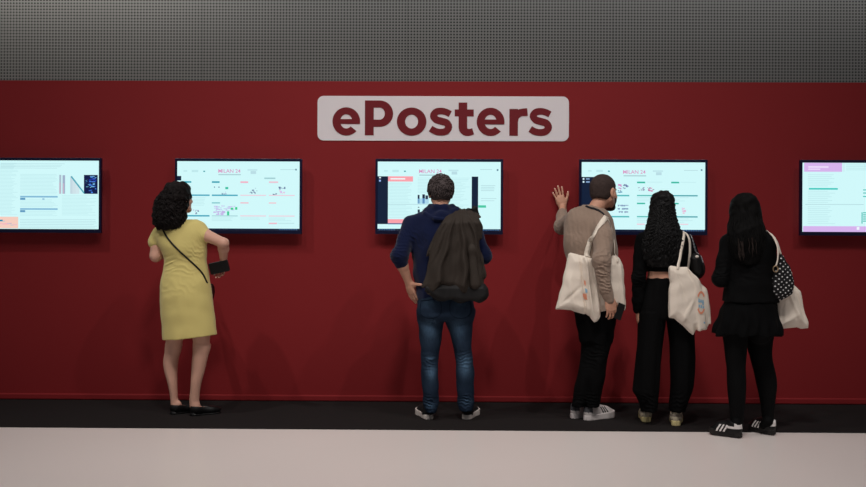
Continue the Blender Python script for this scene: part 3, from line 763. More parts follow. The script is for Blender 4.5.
def decal(name, target, polys, dy, material, parent, Y, step=1.0):
    """print on a curved cloth face: each outline (picture units at distance Y) is laid on the near side of the cloth"""
    me = target.data; loc = np.array(list(target['_o'])); V = [tuple(np.array(v.co[:])+loc) for v in me.vertices]
    bv = BVHTree.FromPolygons(V, [tuple(p.vertices) for p in me.polygons])
    out, Fs = [], []
    for pl in polys:
        ok = []
        for a, b in pl:
            p = P(a, b, Y); hit = bv.ray_cast(Vector((p[0], Y-.6, p[2])), Vector((0, 1, 0)))
            ok.append((p[0], hit[0][1]-dy if hit[0] is not None else Y, p[2]))
        Fs.append(tuple(range(len(out), len(out)+len(ok)))); out += ok
    return mk(name, np.array(out), Fs, material, parent=parent)
def decals(name, target, groups, dy, material, parent, Y):
    for g in groups: decal(name, target, g, dy, material, parent, Y)
def hold(o, label, cat, group=None): return tag(o, label, cat, group)
# ================================================================== woman in the yellow dress
M_yel = mat('yellow_dress_cloth', (210, 194, 122), 0.75, bump=0.15, bscale=500, var=0.04, vscale=8, spec=0.15, sheen=0.2)
M_blk = mat('black_leather', (9, 9, 10), 0.5, spec=0.3)
M_hbr = mat('dark_brown_hair', (17, 11, 11), 0.7, spec=0.16, var=0.5, vscale=30)
Y1 = ground(182, 416.5)[1]
D = lambda px, py, dy=0: P(px, py, Y1+dy)
fwd1 = nrm((.62, .78, 0)); hc1 = D(179.5, 196.5, .0); s1 = .98
bod = F(D(140, 425, 0)+(0, -.32, 0), D(242, 205, 0)+(0, .42, 0), .005)
bod.op(loft([S(225, 166, 196, Y1, .05), S(232, 156, 202, Y1, .075), S(250, 163, 203, Y1, .095), S(268, 166, 204, Y1, .09), S(290, 164, 207, Y1, .11), S(312, 166, 208, Y1, .11)]))
sh1, el1, wr1 = D(203, 234, 0), D(223.5, 243, -.10), D(223.5, 262, .09)
bod.op(cone(D(199, 232, .0), sh1, .045, .047), .03)
bod.op(cone(sh1, el1, .047, .036), .03); bod.op(cone(el1, el1+(wr1-el1)*.3, .035, .036), .02); bod.op(cone(el1+(wr1-el1)*.3, wr1, .038, .024), .02)
shl, ell_, wrl = D(157, 236, .02), D(155.8, 256, .0), D(172, 252, .24)
bod.op(cone(shl, ell_, .046, .041), .03); bod.op(cone(ell_, wrl, .040, .026), .02)
hl, hr = ground(171, 415.2), ground(191, 416.6)
tl, tr = hl+.235*nrm((.72, .68, 0)), hr+.235*nrm((.80, .58, 0))
al, ar = hl+nrm(tl-hl)*.05+(0, 0, .075), hr+nrm(tr-hr)*.05+(0, 0, .075)
al[0] = D(174.3, 400)[0]; ar[0] = D(194.8, 400)[0]
for st, hip in (([(345, 167, 181, .056), (352, 165, 180, .055), (362, 163.5, 178, .057), (370, 164.3, 177.3, .053), (380, 167, 177, .046), (390, 169.3, 177.2, .039), (399, 170.5, 177.6, .034), (408, 171, 178, .034)], D(176, 322)), ([(345, 194, 210.5, .058), (352, 193, 209, .057), (362, 192, 206.5, .058), (370, 191.6, 204.8, .054), (380, 191, 202, .047), (390, 190.5, 200, .040), (399, 189.5, 199.2, .035), (408, 190, 199, .034)], D(200, 322))):
    yo = hl[1] if st[0][1] < 180 else hr[1]
    yk = lambda y: yo+.05+(.02 if 350 < y < 376 else 0.03)*-.6
    bod.op(loft([S(y, a_, b_, yk(y), dd) for y, a_, b_, dd in st]), .01)
    t_ = S(st[0][0], st[0][1], st[0][2], yo+.05, .05); bod.op(cone(hip+(0, .02, 0), (t_[1], yo+.035, t_[0]-.01), .08, .055), .03)
foot(bod, al, hl, tl, .006, .86); foot(bod, ar, hr, tr, .006, .86)
nb1 = D(181, 226, .01)
nails = []
ph_c = D(219.2, 267.2, .042)
pieces = [plain(bod), headpiece(hc1, fwd1, (0, 0, 1), s1, nb1, .05),
    handpiece(wr1, (-.28, .05, -1), (.1, 1, 0), -1, .84, arm=el1, curl=(.35, .5, .6), thumb=(.6, .5, -.45)),
    handpiece(wrl, D(190, 246, .34)-wrl, (-.1, -.9, .3), -1, .92, arm=ell_, curl=(.5, .6, .4))]
p1 = person('person in a yellow knee-length dress with long dark curly hair, standing before the second screen', (hl+hr)/2*np.array((1, 1, 0)), pieces, SK, (hc1, fwd1, (0, 0, 1), s1))
dr = F(D(144, 346, 0)+(0, -.3, 0), D(224, 212, 0)+(0, .3, 0), .005)
dr.op(loft([S(219.5, 171, 197, Y1, .055), S(223, 162, 202, Y1, .08), S(228, 157.5, 205, Y1, .10), S(236, 155.5, 206, Y1, .118), S(244, 157.5, 206, Y1, .125), S(252, 162, 206.5, Y1, .122), S(260, 164.3, 206.6, Y1, .112), S(268, 163.5, 207.6, Y1, .112), S(280, 161.3, 209.8, Y1, .128), S(295, 160.2, 211.8, Y1, .14), S(310, 160.6, 213.6, Y1, .135), S(325, 162, 215.6, Y1, .128), S(346, 163.2, 218, Y1, .12)]))
dr.op(cone(D(199, 229, 0), D(204.6, 235, -.012), .053, .054), .03)
dr.op(cone(D(159, 233, .01), D(155.3, 242, .015), .050, .053), .03)
a, b = D(208.5, 246.5, -.01), None
# sleeve openings
dsl = nrm(el1-sh1); q = D(208.3, 236.5, -.02)
m = dr.reg(q+(-.01, -.3, -.13), q+(.3, .3, .25))
# neckline
dr.op(ell(D(181, 216, .015), (.095, .10, .055)), .01, 's')
dr.cut(D(190, 337.2, 0), (.11, 0, -1))
dr.op(cone(D(189, 341, .0), D(189, 347, 0), .0, .0))
dr.hollow(.011, None, D(190, 330)[2])
st1 = [D(163, 229, -.10), D(176, 242, -.13), D(190, 256.5, -.135), D(200, 266.5, -.125), D(205.5, 274, -.085), D(209.8, 284, -.02)]
dr.disp(fsum(wav(3, .14, .0016, 6, (1, 1, 1.6)), crease(D(186, 266, -.1), (.2, 0, 1), .085, .0028, .09, 3), crease(D(198, 252, -.1), (.6, 0, .9), .06, .004, .07, 4), crease(D(169, 264, -.08), (-.4, 0, 1), .07, .005, .06, 5), crease(D(202, 236, -.04), (.8, 0, .4), .03, .003, .05, 6), crease(D(168, 292, -.1), (-.3, 0, 1), .11, .0018, .1, 7), crease(D(185, 284, -.1), (.7, 0, .5), .12, .0018, .1, 8)))
cloth('dress', dr, M_yel, p1)
# hair: a mass with coiled locks
def hair_mass(st, c, fwd, up, s, amp, lam, seed, h=.005, facecut=(.055, .062), sub=None):
    fn, lo, hi = loft(st); Fd = F(lo-.03, hi+.03, h); Fd.op((fn, lo, hi))
    r, f, u = frame(fwd, up); c = np.array(c)
    Fd.op(ell(c+s*(f*-.012+u*.022), (.083*s, .101*s, .094*s), [r, f, u]), .03)
    for q in (sub or []): Fd.op(*q)
    Fd.op(ell(c+s*(f*.105-u*.035), (.058*s, .075*s, .082*s), [r, f, u]), .01, 's')
    Fd.disp(wav(seed, lam, amp, 8)); return Fd
zt = S
hs = [S(183.5, 168, 186, Y1, .07), S(188, 165.5, 189, Y1+.0, .10), S(193, 162.5, 190, Y1-.01, .11), S(197, 158.5, 189.5, Y1-.015, .12), S(202, 156, 188, Y1-.02, .12), S(210, 155, 187, Y1-.03, .12), S(218, 154.5, 186, Y1-.045, .105), S(225, 156, 184, Y1-.06, .085), S(230, 160, 176, Y1-.07, .05)]
hm = hair_mass(hs, hc1, fwd1, (0, 0, 1), s1, .006, .05, 5)
hair1 = cloth('hair', hm, M_hbr, p1)
def lock_fn(hs, c, fwd, Yc, tmin=.25, tmax=1.0, front=.45):
    A = np.array(sorted(hs, reverse=True)); r_, f_, u_ = frame(fwd)
    zs = A[:, 0]
    def g(r):
        while True:
            ph = r.uniform(0, 2*math.pi); dv = np.array([math.cos(ph), math.sin(ph)])
            if dv@np.array(f_[:2]) < front: break
        n = 7; t0 = r.uniform(0, .35); t1 = min(1, t0+r.uniform(.4, .9)*tmax); z = zs[0]+(zs[-1]-zs[0])*np.linspace(t0, t1, n)
        rho = np.linspace(r.uniform(.78, .97), r.uniform(.88, 1.09), n)
        o = []
        for zz, rr in zip(z, rho):
            q = [np.interp(-zz, -zs, A[:, i]) for i in (1, 2, 3, 4)]; o.append((q[0]+q[2]*rr*dv[0], q[1]+q[3]*rr*dv[1], zz))
        return o
    return g
V, Q = curls(lock_fn(hs, hc1, fwd1, Y1), 330, .0055, .010, .045, 4, 34)
mk('curl_locks', V, Q, M_hbr, parent=hair1)
for a_, b_ in ((hl, tl), (hr, tr)): shoe('shoe', a_-nrm(b_-a_)*.008, b_, .242, .086, [M_blk, M_blk, None, M_blk], p1, 'flat', zs=1.0)
bvd = bvh(p1.children[1] if p1.children[1].name.startswith('dress') else [q for q in p1.children if q.name.startswith('dress')][0])
c_, n_ = drape(bvd, [(165, 226), (170, 235), (176, 242), (190, 256.5), (200, 267), (204.5, 273), (208, 281), (209.3, 285)], Y1, .004, 50)
e_1 = [D(210.5, 288, .06), D(211, 291, .12)]
f_1 = [D(170, 221, .03)+(0, 0, .01), D(166.5, 222.8, -.03)+(0, 0, .005)]
c_ = spline(np.concatenate([f_1, c_[2::4], e_1]), 70); n_ = spline(np.concatenate([[(0, 0, 1), (0, -.5, 1)], n_[2::4], [(1, 0, 0), (1, 0, 0)]]), 70)
V, Q = strap_mesh(c_, n_, .012, .003)
bg = F(D(200, 312, .0)+(0, -.02, 0), D(222, 280, .0)+(0, .30, 0), .004)
bc = D(210.2, 291, .13); bg.op(loft([(bc[2]-.075, bc[0]-.012, bc[1], .018, .07), (bc[2]-.04, bc[0]-.01, bc[1], .030, .09), (bc[2]+.03, bc[0]-.008, bc[1], .024, .085), (bc[2]+.05, bc[0]-.006, bc[1], .014, .075)], 3)); bg.disp(wav(2, .05, .002))
Vb, Qb = bg.mesh()
bag1 = mk('crossbody_bag', Vb, Qb, M_blk); tag(bag1, 'small black crossbody bag, its thin strap across the yellow dress', 'bag'); mk('strap', V, Q, M_blk, parent=bag1)
# wallet phone in her right hand
def slab(c, u, v, hu, hv, hw, material, name, rr=.006):
    u = nrm(u); v = nrm(np.array(v)-u*(np.array(v)@u)); w_ = np.cross(u, v); V = []
    pr = roundrect(-hu, -hv, hu, hv, rr, 4); n = len(pr)
    V = [c+u*a+v*b+w_*hw*sg for sg in (1, -1) for a, b in pr]
    Fs = [tuple(range(n)), tuple(range(2*n-1, n-1, -1))]+[(i, n+i, n+(i+1) % n, (i+1) % n) for i in range(n)]
    o = mk(name, np.array(V), Fs, material, smooth=False); bevelmod(o, .002, 2); return o
ph = slab(ph_c, D(228.5, 265, .06)-D(209.5, 269, .06), (0, -.2, 1), .072, .042, .011, M_blk, 'phone', .008)
tag(ph, 'black phone in a folded case held by the woman in yellow', 'phone')
# ================================================================== man in navy hoodie with a jacket over his shoulder
M_navy = mat('navy_hoodie_cloth', (12, 21, 52), 0.9, bump=0.2, bscale=400, var=0.12, vscale=12, spec=0.1, sheen=0.15)
def wear_mat(name, base, light):
    m = mat(name, base, 0.85, bump=0.25, bscale=600, spec=0.12); nt = m.node_tree; b = nt.nodes['Principled BSDF']
    a = nt.nodes.new('ShaderNodeAttribute'); a.attribute_name = 'wear'
    tc = nt.nodes.new('ShaderNodeTexCoord'); mp = nt.nodes.new('ShaderNodeMapping'); mp.inputs['Scale'].default_value = (120, 120, 25)
    n = nt.nodes.new('ShaderNodeTexNoise'); n.inputs['Scale'].default_value = 1.0; n.inputs['Detail'].default_value = 4
    nt.links.new(tc.outputs['Object'], mp.inputs[0]); nt.links.new(mp.outputs[0], n.inputs['Vector'])
    mu = nt.nodes.new('ShaderNodeMath'); mu.operation = 'MULTIPLY'; ad = nt.nodes.new('ShaderNodeMath'); ad.operation = 'ADD'; ad.inputs[1].default_value = .45
    nt.links.new(n.outputs['Fac'], ad.inputs[0]); nt.links.new(a.outputs['Fac'], mu.inputs[0]); nt.links.new(ad.outputs[0], mu.inputs[1])
    mx = nt.nodes.new('ShaderNodeMixRGB'); mx.inputs[1].default_value = (*lin(base), 1); mx.inputs[2].default_value = (*lin(light), 1); mx.use_clamp = True
    nt.links.new(mu.outputs[0], mx.inputs[0]); nt.links.new(mx.outputs[0], b.inputs['Base Color']); return m
M_jean = wear_mat('blue_denim', (14, 23, 40), (80, 108, 134))
M_jack = mat('brown_grey_jacket_cloth', (50, 43, 38), 0.75, bump=0.12, bscale=350, var=0.08, vscale=10, spec=0.2)
M_jlin = mat('dark_jacket_lining', (20, 19, 20), 0.7)
M_hgr = mat('grey_brown_hair', (74, 66, 66), 0.75, spec=0.12, var=0.25, vscale=40)
M_sole = mat('white_rubber', (205, 196, 190), 0.6)
M_shb = mat('black_canvas', (18, 17, 19), 0.8, bump=.1)
Y2 = ground(445, 420.5)[1]-.02
D = lambda px, py, dy=0: P(px, py, Y2+dy)
fwd2 = nrm((-.08, 1, .0)); hc2 = D(440.7, 191.6, .06); s2 = 1.0
bod = F(D(385, 425)+(0, -.3, 0), D(500, 200)+(0, .42, 0), .0055)
bod.op(loft([S(212, 422, 458, Y2+.03, .05), S(222, 408, 474, Y2+.03, .08), S(240, 414, 472, Y2+.02, .10), S(270, 420, 468, Y2+.02, .10), S(300, 421, 470, Y2+.01, .11), S(316, 424, 468, Y2+.01, .10)]))
shl, ell2, wrl = D(409, 226, .02), D(399.5, 257, -.08), D(408.6, 282.5, -.01)
bod.op(cone(shl, ell2, .045, .038), .03); bod.op(cone(ell2, ell2+(wrl-ell2)*.35, .040, .040), .02); bod.op(cone(ell2+(wrl-ell2)*.35, wrl, .038, .027), .02)
shr, elr, wrr = D(474, 226, .03), D(483.5, 256, .0), D(472, 232, .20)
bod.op(cone(shr, elr, .045, .036), .03); bod.op(cone(elr, wrr, .036, .026), .02)
hl, hr = ground(429.5, 420.6), ground(465.8, 420.6)
tl, tr = hl+.27*nrm((-.27, .96, 0)), hr+.27*nrm((.27, .96, 0))
al, ar = hl+(0, .05, .09), hr+(0, .05, .09)
legs(bod, [D(431, 316), D(459, 316)], [D(430, 362, .03), D(464, 362, .03)], [al, ar], .058, .042, .042, .030)
foot(bod, al, hl, tl, 0, .8); foot(bod, ar, hr, tr, 0, .8)
pieces = [plain(bod), headpiece(hc2, fwd2, (0, 0, 1), s2, D(440, 213, .02), .06, True),
    handpiece(wrl, D(413.8, 300, .0)-wrl, (-.75, -.75, .05), -1, 1.0, arm=ell2, curl=(.12, .22, .2), splay=.03, thumb=(1, .1, .1), thcurl=.0, ra=.036),
    handpiece(wrr, D(466, 222, .24)-wrr, (.3, .6, .3), 1, .98, arm=elr, curl=(.9, 1.0, .6))]
p2 = person('person in navy hoodie and blue jeans, hand on hip, jacket slung over the shoulder', (hl+hr)/2*np.array((1, 1, 0)), pieces, SK2, (hc2, fwd2, (0, 0, 1), s2))
hd = F(D(384, 305)+(0, -.33, 0), D(498, 196)+(0, .34, 0), .0055)
hd.op(loft([S(207.5, 430, 452, Y2+.02, .055), S(211, 423, 457, Y2+.02, .075), S(216, 412, 468, Y2+.02, .095), S(222, 405, 476, Y2+.02, .11), S(232, 403, 479, Y2+.015, .125), S(245, 409, 477, Y2+.01, .135), S(260, 412.5, 474, Y2+.01, .13), S(275, 413.5, 473, Y2+.005, .13), S(290, 416, 473, Y2, .135), S(300, 417, 473, Y2, .13)]))
hd.op(cone(D(411, 224, .02), ell2+(0, 0, .01), .062, .060), .03); hd.op(cone(ell2+(0, 0, .01), ell2+(wrl-ell2)*.22, .058, .050), .03)
hd.op(cone(D(471, 225, .03), elr, .060, .056), .03); hd.op(cone(elr, elr+(wrr-elr)*.6, .055, .045), .03)
# hood lying on the back
hd.op(cone(D(427, 211, .0), D(441, 216, -.055), .026, .034), .015); hd.op(cone(D(441, 216, -.055), D(457, 210.5, .0), .034, .026), .015)
hd.op(cone(D(433, 219, -.075), D(449, 219, -.075), .026, .026, (0, 1, 0), .6), .03)
hd.op(cone(D(427, 210, .02), D(430, 207, .08), .024, .022), .02); hd.op(cone(D(456, 210, .02), D(453, 207, .08), .024, .022), .02)
for a_, b_ in (((425, 214, -.045), (435, 219, -.098)), ((435, 219, -.098), (450, 220, -.100)), ((450, 220, -.100), (458, 215, -.06))): hd.op(cone(D(*a_), D(*b_), .014, .014), .006)
for a_, b_ in (((430, 206, .02), (436, 207.5, -.03)), ((436, 207.5, -.03), (446, 207.5, -.03)), ((446, 207.5, -.03), (452, 206, .02))): hd.op(cone(D(*a_), D(*b_), .022, .022), .02)
hd.op(ell(D(440.5, 200.5, .06), (.060, .064, .05)), .01, 's')
qc = ell2+(wrl-ell2)*.30; hd_dir = nrm(wrl-ell2)
hd.cut(D(440, 299), (0, 0, -1))
hd.disp(fsum(wav(12, .10, .003, 6), crease(D(400, 254, -.08), (.1, 0, 1), .045, .007, .07, 1), crease(D(418, 238, -.08), (.8, 0, .5), .05, .004, .07, 2), crease(D(483, 255, 0), (-.2, 0, 1), .045, .006, .06, 3), crease(D(404, 236, -.04), (.6, 0, .7), .05, .004, .06, 9)))
cloth('hoodie', hd, M_navy, p2)
jn = F(D(405, 424)+(0, -.24, 0), D(485, 286)+(0, .26, 0), .0055)
LB = [(311, 417.6, 446, .112), (323, 418.2, 443.5, .10), (333, 419, 442.2, .095), (345, 420.3, 440.6, .088), (356, 420.8, 438.6, .080), (362, 421, 438.2, .078), (372, 421, 438.3, .080), (385, 422, 438.6, .078), (396, 422.8, 438.6, .076), (404, 423, 438.4, .078), (409, 424.5, 437.6, .082), (412, 425.5, 437, .08)]
RB = [(311, 445, 473.8, .112), (323, 446, 472.8, .10), (333, 449.5, 472.2, .095), (345, 452.8, 471.7, .088), (356, 454.8, 472.4, .080), (362, 455.5, 473.3, .078), (372, 456, 474.2, .080), (385, 456.4, 474.2, .078), (396, 457, 474.2, .076), (403, 457.4, 474.2, .078), (407, 458.5, 473.2, .082), (410, 459.5, 472.5, .08)]
yy = lambda y: Y2+.0+.045*max(0, (y-330)/90)
jn.op(loft([S(y, a, b, yy(y), d) for y, a, b, d in LB])); jn.op(loft([S(y, a, b, yy(y), d) for y, a, b, d in RB]))
jn.op(loft([S(290, 419, 472, Y2, .118), S(300, 417.5, 473.5, Y2-.005, .128), S(310, 417.3, 474, Y2-.01, .135), S(317, 417.8, 473.4, Y2-.008, .128), S(320, 419, 472.2, Y2, .10)]), .035)
for q in (431, 460): jn.op(ell(D(q, 310, -.065), (.085, .075, .085)), .04)
jn.disp(fsum(wav(22, .10, .0022, 6, (1, 1, .8)), crease(D(430, 362, -.05), (.2, 0, 1), .05, .0055, .07, 1), crease(D(464, 360, -.05), (-.2, 0, 1), .05, .0055, .07, 2), crease(D(430, 403, -.03), (.1, 0, 1), .045, .007, .06, 3), crease(D(466, 401, -.03), (-.1, 0, 1), .045, .007, .06, 4), crease(D(431, 320, -.1), (.35, 0, 1), .06, .005, .06, 5), crease(D(460, 320, -.1), (-.35, 0, 1), .06, .005, .06, 6)))
gauss = lambda V, c, r, sz=1.6: np.exp(-(((V-c)*np.array((1, .6, 1/sz)))**2).sum(1)/(r*r))
def wearf(V):
    t = .10+.45*gauss(V, D(429, 330, -.1), .05)+.35*gauss(V, D(458, 330, -.1), .05)+.8*gauss(V, D(432, 374, -.07), .035)+.75*gauss(V, D(465, 366, -.07), .042)+.5*gauss(V, D(430, 358, -.07), .03, .6)+.4*gauss(V, D(430, 406, -.05), .04, .4)+.35*gauss(V, D(467, 402, -.05), .04, .5)+.3*gauss(V, D(430, 303, -.1), .05, .6)+.3*gauss(V, D(460, 303, -.1), .05, .6)
    return t
jo = cloth('jeans', jn, M_jean, p2, attr=wearf)
# back pockets
bvj = bvh(jo)
for q, mir in ((431, 1), (460, -1)):
    ring = [(q-9.5*mir, 300), (q+9*mir, 300), (q+9*mir, 313), (q-.5*mir, 317), (q-9.5*mir, 313)]
    c_, n_ = drape(bvj, ring+[ring[0]], Y2, .0025, 60); V, Q = strap_mesh(c_, n_, .004, .003); mk('pocket_seam', V, Q, M_jean, parent=jo)
for a_, b_ in ((hl, tl), (hr, tr)): shoe('shoe', a_, b_, .285, .100, [M_shb, M_shb, None, M_sole], p2, 'slip')
# hair: close cap and short wavy tufts
def cap(c, fwd, up, s, g, low=-.065, front=.03, h=.0036):
    r, f, u = frame(fwd, up); c = np.array(c); A = [r, f, u]; W = lambda a, b, d: c+s*(r*a+f*b+u*d)
    Fd = F(c-.17*s, c+.17*s, h)
    Fd.op(ell(W(0, -.012, .020), ((.075+g)*s, (.095+g)*s, (.088+g)*s), A)); Fd.op(ell(W(0, -.035, -.035), (.062*s, .062*s, .050*s), A), .03)
    Fd.cut(W(0, front, .06), f*1-u*.55); Fd.cut(W(0, 0, low), -u-f*.25)
    for q in (-1, 1): Fd.op(ell(W(q*.085, .02, -.035), (.03*s, .035*s, .042*s), A), .008, 's')
    return Fd
cp2 = cap(hc2, fwd2, (0, 0, 1), s2, .010, -.082, .062); cp2.disp(wav(7, .022, .0018, 8))
hair2 = cloth('hair', cp2, M_hgr, p2)
def tufts(c, fwd, up, s, n, L, rad, seed, low=-.06, front=.05, lift=.5, bald=None, g=.004):
    r, f, u = frame(fwd, up); R = np.random.RandomState(seed); Ls = []; c = np.array(c)
    cen = c+s*(f*-.012+u*.02); ax = np.array((.075+g, .095+g, .088+g))*s
    while len(Ls) < n:
        v = nrm(R.normal(size=3)); b = v*ax
        if b[2] < low*s-.02*s or b[1] > front*s+.35*b[2]: continue
        if abs(v[0]) > .8 and b[1] > .01*s and b[2] < .0: continue
        if bald is not None and np.linalg.norm(b/s-bald[0]) < bald[1] and R.rand() < .75: continue
        nv = nrm(v/ax); nw = r*nv[0]+f*nv[1]+u*nv[2]; p = cen+r*b[0]+f*b[1]+u*b[2]
        if b[2] < -.03*s: p = p-nw*.006
        tg = nrm(R.normal(size=3)*.6+(-u if b[2] < .04*s else r*np.sign(v[0]+.01)*.5+f*.4)); tg = nrm(tg-nw*(tg@nw))
        l = L*R.uniform(.6, 1.3); sd = np.cross(nw, tg)*R.uniform(-.5, .5)
        Ls.append(tube(spline([p-nw*.004, p+nw*l*lift*.5+tg*l*.3, p+nw*l*lift*.55+tg*l*.7+sd*l*.4, p+nw*l*lift*.3+tg*l+sd*l], 8), rad*np.array([1, 1.1, 1.1, 1, .9, .8, .6, .3]), 4))
    return cat_meshes(Ls)
V, Q = tufts(hc2, fwd2, (0, 0, 1), s2, 560, .040, .0052, 8, -.10, .065, .32, (np.array((-.012, -.095, .062)), .03), g=.009)
mk('hair_tufts', V, Q, M_hgr, parent=hair2)
# jacket hanging down his back from the right shoulder
bvb = bvh([q for q in p2.children if q.name.startswith('hoodie')][0], jo)
def backmid(x, z): return np.float32(-.155)-.10*np.clip((np.float32(1.25)-z)*0, 0, 1)+0*x
jp = [(456, 208.5), (462, 207), (470, 209.5), (477, 211), (481, 217), (482, 235), (480.5, 262), (483, 280), (486.5, 288), (485, 293), (480, 295.5), (470, 297), (460, 291.5), (450, 288.5), (440, 288), (434, 291.5), (421, 290.5), (419.5, 288), (424, 274), (430, 252), (437, 230), (445, 216)]
def jmid(x, z):
    top = P(460, 216, Y2)[2]
    t = np.clip((z-top+.06)/.12, 0, 1)
    return (.020-.035*np.clip((top-z)/.6, 0, 1)+.165*t*t*(3-2*t)+.0*x).astype(np.float32)
jk = F(D(412, 308)+(0, -.36, 0), D(496, 198)+(0, .16, 0), .0048)
fn_, lo_, hi_ = pillow(jp, Y2-.17, .052, .05, jmid); jk.op((fn_, lo_, hi_))
def jfold(p):
    top = P(460, 212, Y2); d = p-top; ang = np.arctan2(d[:, 0], np.maximum(.12, -d[:, 2]+.1)); L = np.clip(-d[:, 2]/.5, 0, 1)
    w = wav(31, .25, .35, 4)(p)
    s = np.sin(ang*22+w*2.2+1.0)+.5*np.sin(ang*41+w*3)
    hem = np.clip((P(450, 291, Y2)[2]-p[:, 2])/.05, 0, 1)
    return -(.004+.013*L)*s*(1-.5*hem)-.010*hem*np.sin(p[:, 0]*26+1)
jk.disp(fsum(jfold, wav(33, .09, .0016, 5)), .06)
jk.hollow(.014, None, D(450, 294)[2])
V, Q = jk.mesh(1); cz = V[Q].mean(1)
jacket = mk('jacket', V, Q, M_jack); tag(jacket, 'dark brown-grey jacket slung over the shoulder of the man in navy', 'jacket')
# its collar and the turned over part on top of the shoulder, a hanging sleeve, and the lining at the hem
cl = F(D(462, 232)+(0, -.2, 0), D(494, 200)+(0, .22, 0), .0045)
cl.op(cone(D(466, 210.5, .0), D(475, 208.2, .05), .014, .014, (0, 0, 1), .7)); cl.op(cone(D(475, 208.2, .05), D(475.5, 214, .10), .016, .02), .02); cl.op(cone(D(466, 213, .04), D(476, 215, .06), .025, .025), .03); cl.disp(wav(41, .05, .003))
V, Q = cl.mesh(); mk('collar', V, Q, M_jlin, parent=jacket)
sl = F(D(462, 304)+(0, -.36, 0), D(500, 210)+(0, .12, 0), .0048)
sl.op(cone(D(471, 224, -.09), D(472.5, 250, -.200), .024, .030)); sl.op(cone(D(472.5, 250, -.200), D(475, 284, -.218), .030, .040, (0, 1, 0), .8), .03)
sl.disp(fsum(wav(43, .10, .003, 6, (1, 1, .15))))
V, Q = sl.mesh(); mk('sleeve', V, Q, M_jack, parent=jacket)
ln = F(D(415, 310)+(0, -.34, 0), D(495, 282)+(0, .06, 0), .0048)
ln.op(pillow([(424, 284), (484, 284), (488.5, 288), (489.8, 295), (487, 299), (478, 302), (464, 302.5), (452, 300.5), (445, 302.5), (433, 297.5), (423, 292)], Y2-.185, .04, .03, lambda x, z: np.float32(0)+0*x+0*z)); ln.disp(lambda p: .008*np.sin(p[:, 0]*40))
V, Q = ln.mesh(); mk('lining', V, Q, M_jlin, parent=jacket)
# ================================================================== man in beige sweater leaning on the wall
M_swt = mat('beige_knit', (142, 122, 108), 0.9, bump=0.35, bscale=260, var=0.06, vscale=40, spec=0.1, sheen=0.15, stretch=(1, 1, .25))
M_bkt = mat('black_trouser_cloth', (6, 6, 7), 0.9, bump=.1, bscale=500, spec=0.1)
M_tote = mat('natural_canvas', (228, 216, 202), 0.9, bump=.25, bscale=500, var=.04, vscale=10, spec=.1)
M_buzz = mat('short_brown_hair', (60, 48, 45), 0.8, bump=.5, bscale=500, var=.4, vscale=70, spec=.2)
M_shw = mat('white_leather', (206, 198, 196), 0.5, spec=.3); M_shk = mat('black_stripe', (22, 22, 24), 0.6); M_shg = mat('grey_heel_tab', (70, 70, 74), .7)
Y3 = ground(585, 421)[1]-.01
D = lambda px, py, dy=0: P(px, py, Y3+dy)
fwd3 = nrm((.72, .66, -.10)); hc3 = D(603.8, 191.2, .155); s3 = 1.12
bod = F(D(545, 424)+(0, -.36, 0), np.array((D(632, 200)[0], WALLY-.012, D(600, 178)[2])), .0055)
lean = lambda y: Y3+.12*np.clip((312-y)/95, -0, 1.05)
bod.op(loft([S(y, a, b, lean(y), d) for y, a, b, d in ((212, 578, 604, .06), (220, 572, 606, .08), (240, 570, 608, .10), (270, 574, 610, .10), (300, 577, 612, .10), (316, 579, 611, .10))]))
shl, ell3, wrl = D(572, 217, .15), D(561, 227.5, .40), P(562.5, 206.5, WALLY-.034)
bod.op(cone(shl, ell3, .038, .032), .01); bod.op(cone(ell3, wrl, .036, .026), .02)
shr, elr, wrr = D(603, 224, .04), D(601.5, 261, -.235), D(609.5, 299, -.225)
bod.op(cone(D(596, 220, .1), shr, .05, .045), .02); bod.op(cone(shr, elr, .045, .038), .02); bod.op(cone(elr, wrr, .037, .026), .02)
hl, hr = ground(571.5, 419.4), ground(584.5, 421.3)
tl, tr = hl+.27*nrm((.80, .60, 0)), hr+.27*nrm((.82, .57, 0))
al, ar = hl+(.045, .035, .09), hr+(.045, .035, .09)
legs(bod, [D(590, 318, .01), D(602, 318, .01)], [D(589, 356, .04), D(598, 362, .02)], [al, ar], .056, .042, .040, .030)
foot(bod, al, hl, tl, 0, .8); foot(bod, ar, hr, tr, 0, .8)
pieces = [plain(bod), headpiece(hc3, fwd3, (0.05, .12, 1), s3, D(594, 212, .115), .058, True),
    handpiece(wrl, (-.32, 0.02, 1), (0, -1, 0), 1, .96, arm=ell3, curl=(.04, .08, .06), splay=.12, thumb=(.72, .7, -.05), thcurl=.22),
    handpiece(wrr, (.18, .06, -1), (.25, -1, 0), -1, .98, arm=elr, curls=[(.5, .7, .4), (.35, .6, .4), (.25, .5, .35), (.2, .4, .3)], thumb=(.7, .75, -.4))]
p3 = person('person with cropped hair in beige sweater, palm on the wall, tote bag on the shoulder', (hl+hr)/2*np.array((1, 1, 0)), pieces, SK2, (hc3, fwd3, (0.05, .12, 1), s3))
sw = F(D(546, 320)+(0, -.34, 0), np.array((D(626, 200)[0], Y3+.60, D(600, 201)[2])), .0055)
sw.op(loft([S(y, a, b, lean(y), d) for y, a, b, d in ((205.5, 583, 600, .055), (208, 576, 604, .075), (212, 570, 608, .095), (218, 566, 612, .115), (226, 564, 614, .13), (240, 563.5, 616.5, .138), (255, 565.3, 618, .132), (268, 568, 617.5, .128), (285, 571.5, 616.5, .115), (300, 573, 616, .108), (306, 574, 615.5, .106))]))
sw.op(cone(D(576, 216, .13), ell3, .060, .052), .03); sw.op(cone(ell3, wrl+(ell3-wrl)*.18, .052, .038), .02); sw.op(cone(wrl+(ell3-wrl)*.24, wrl+(ell3-wrl)*.08, .037, .034), .004)
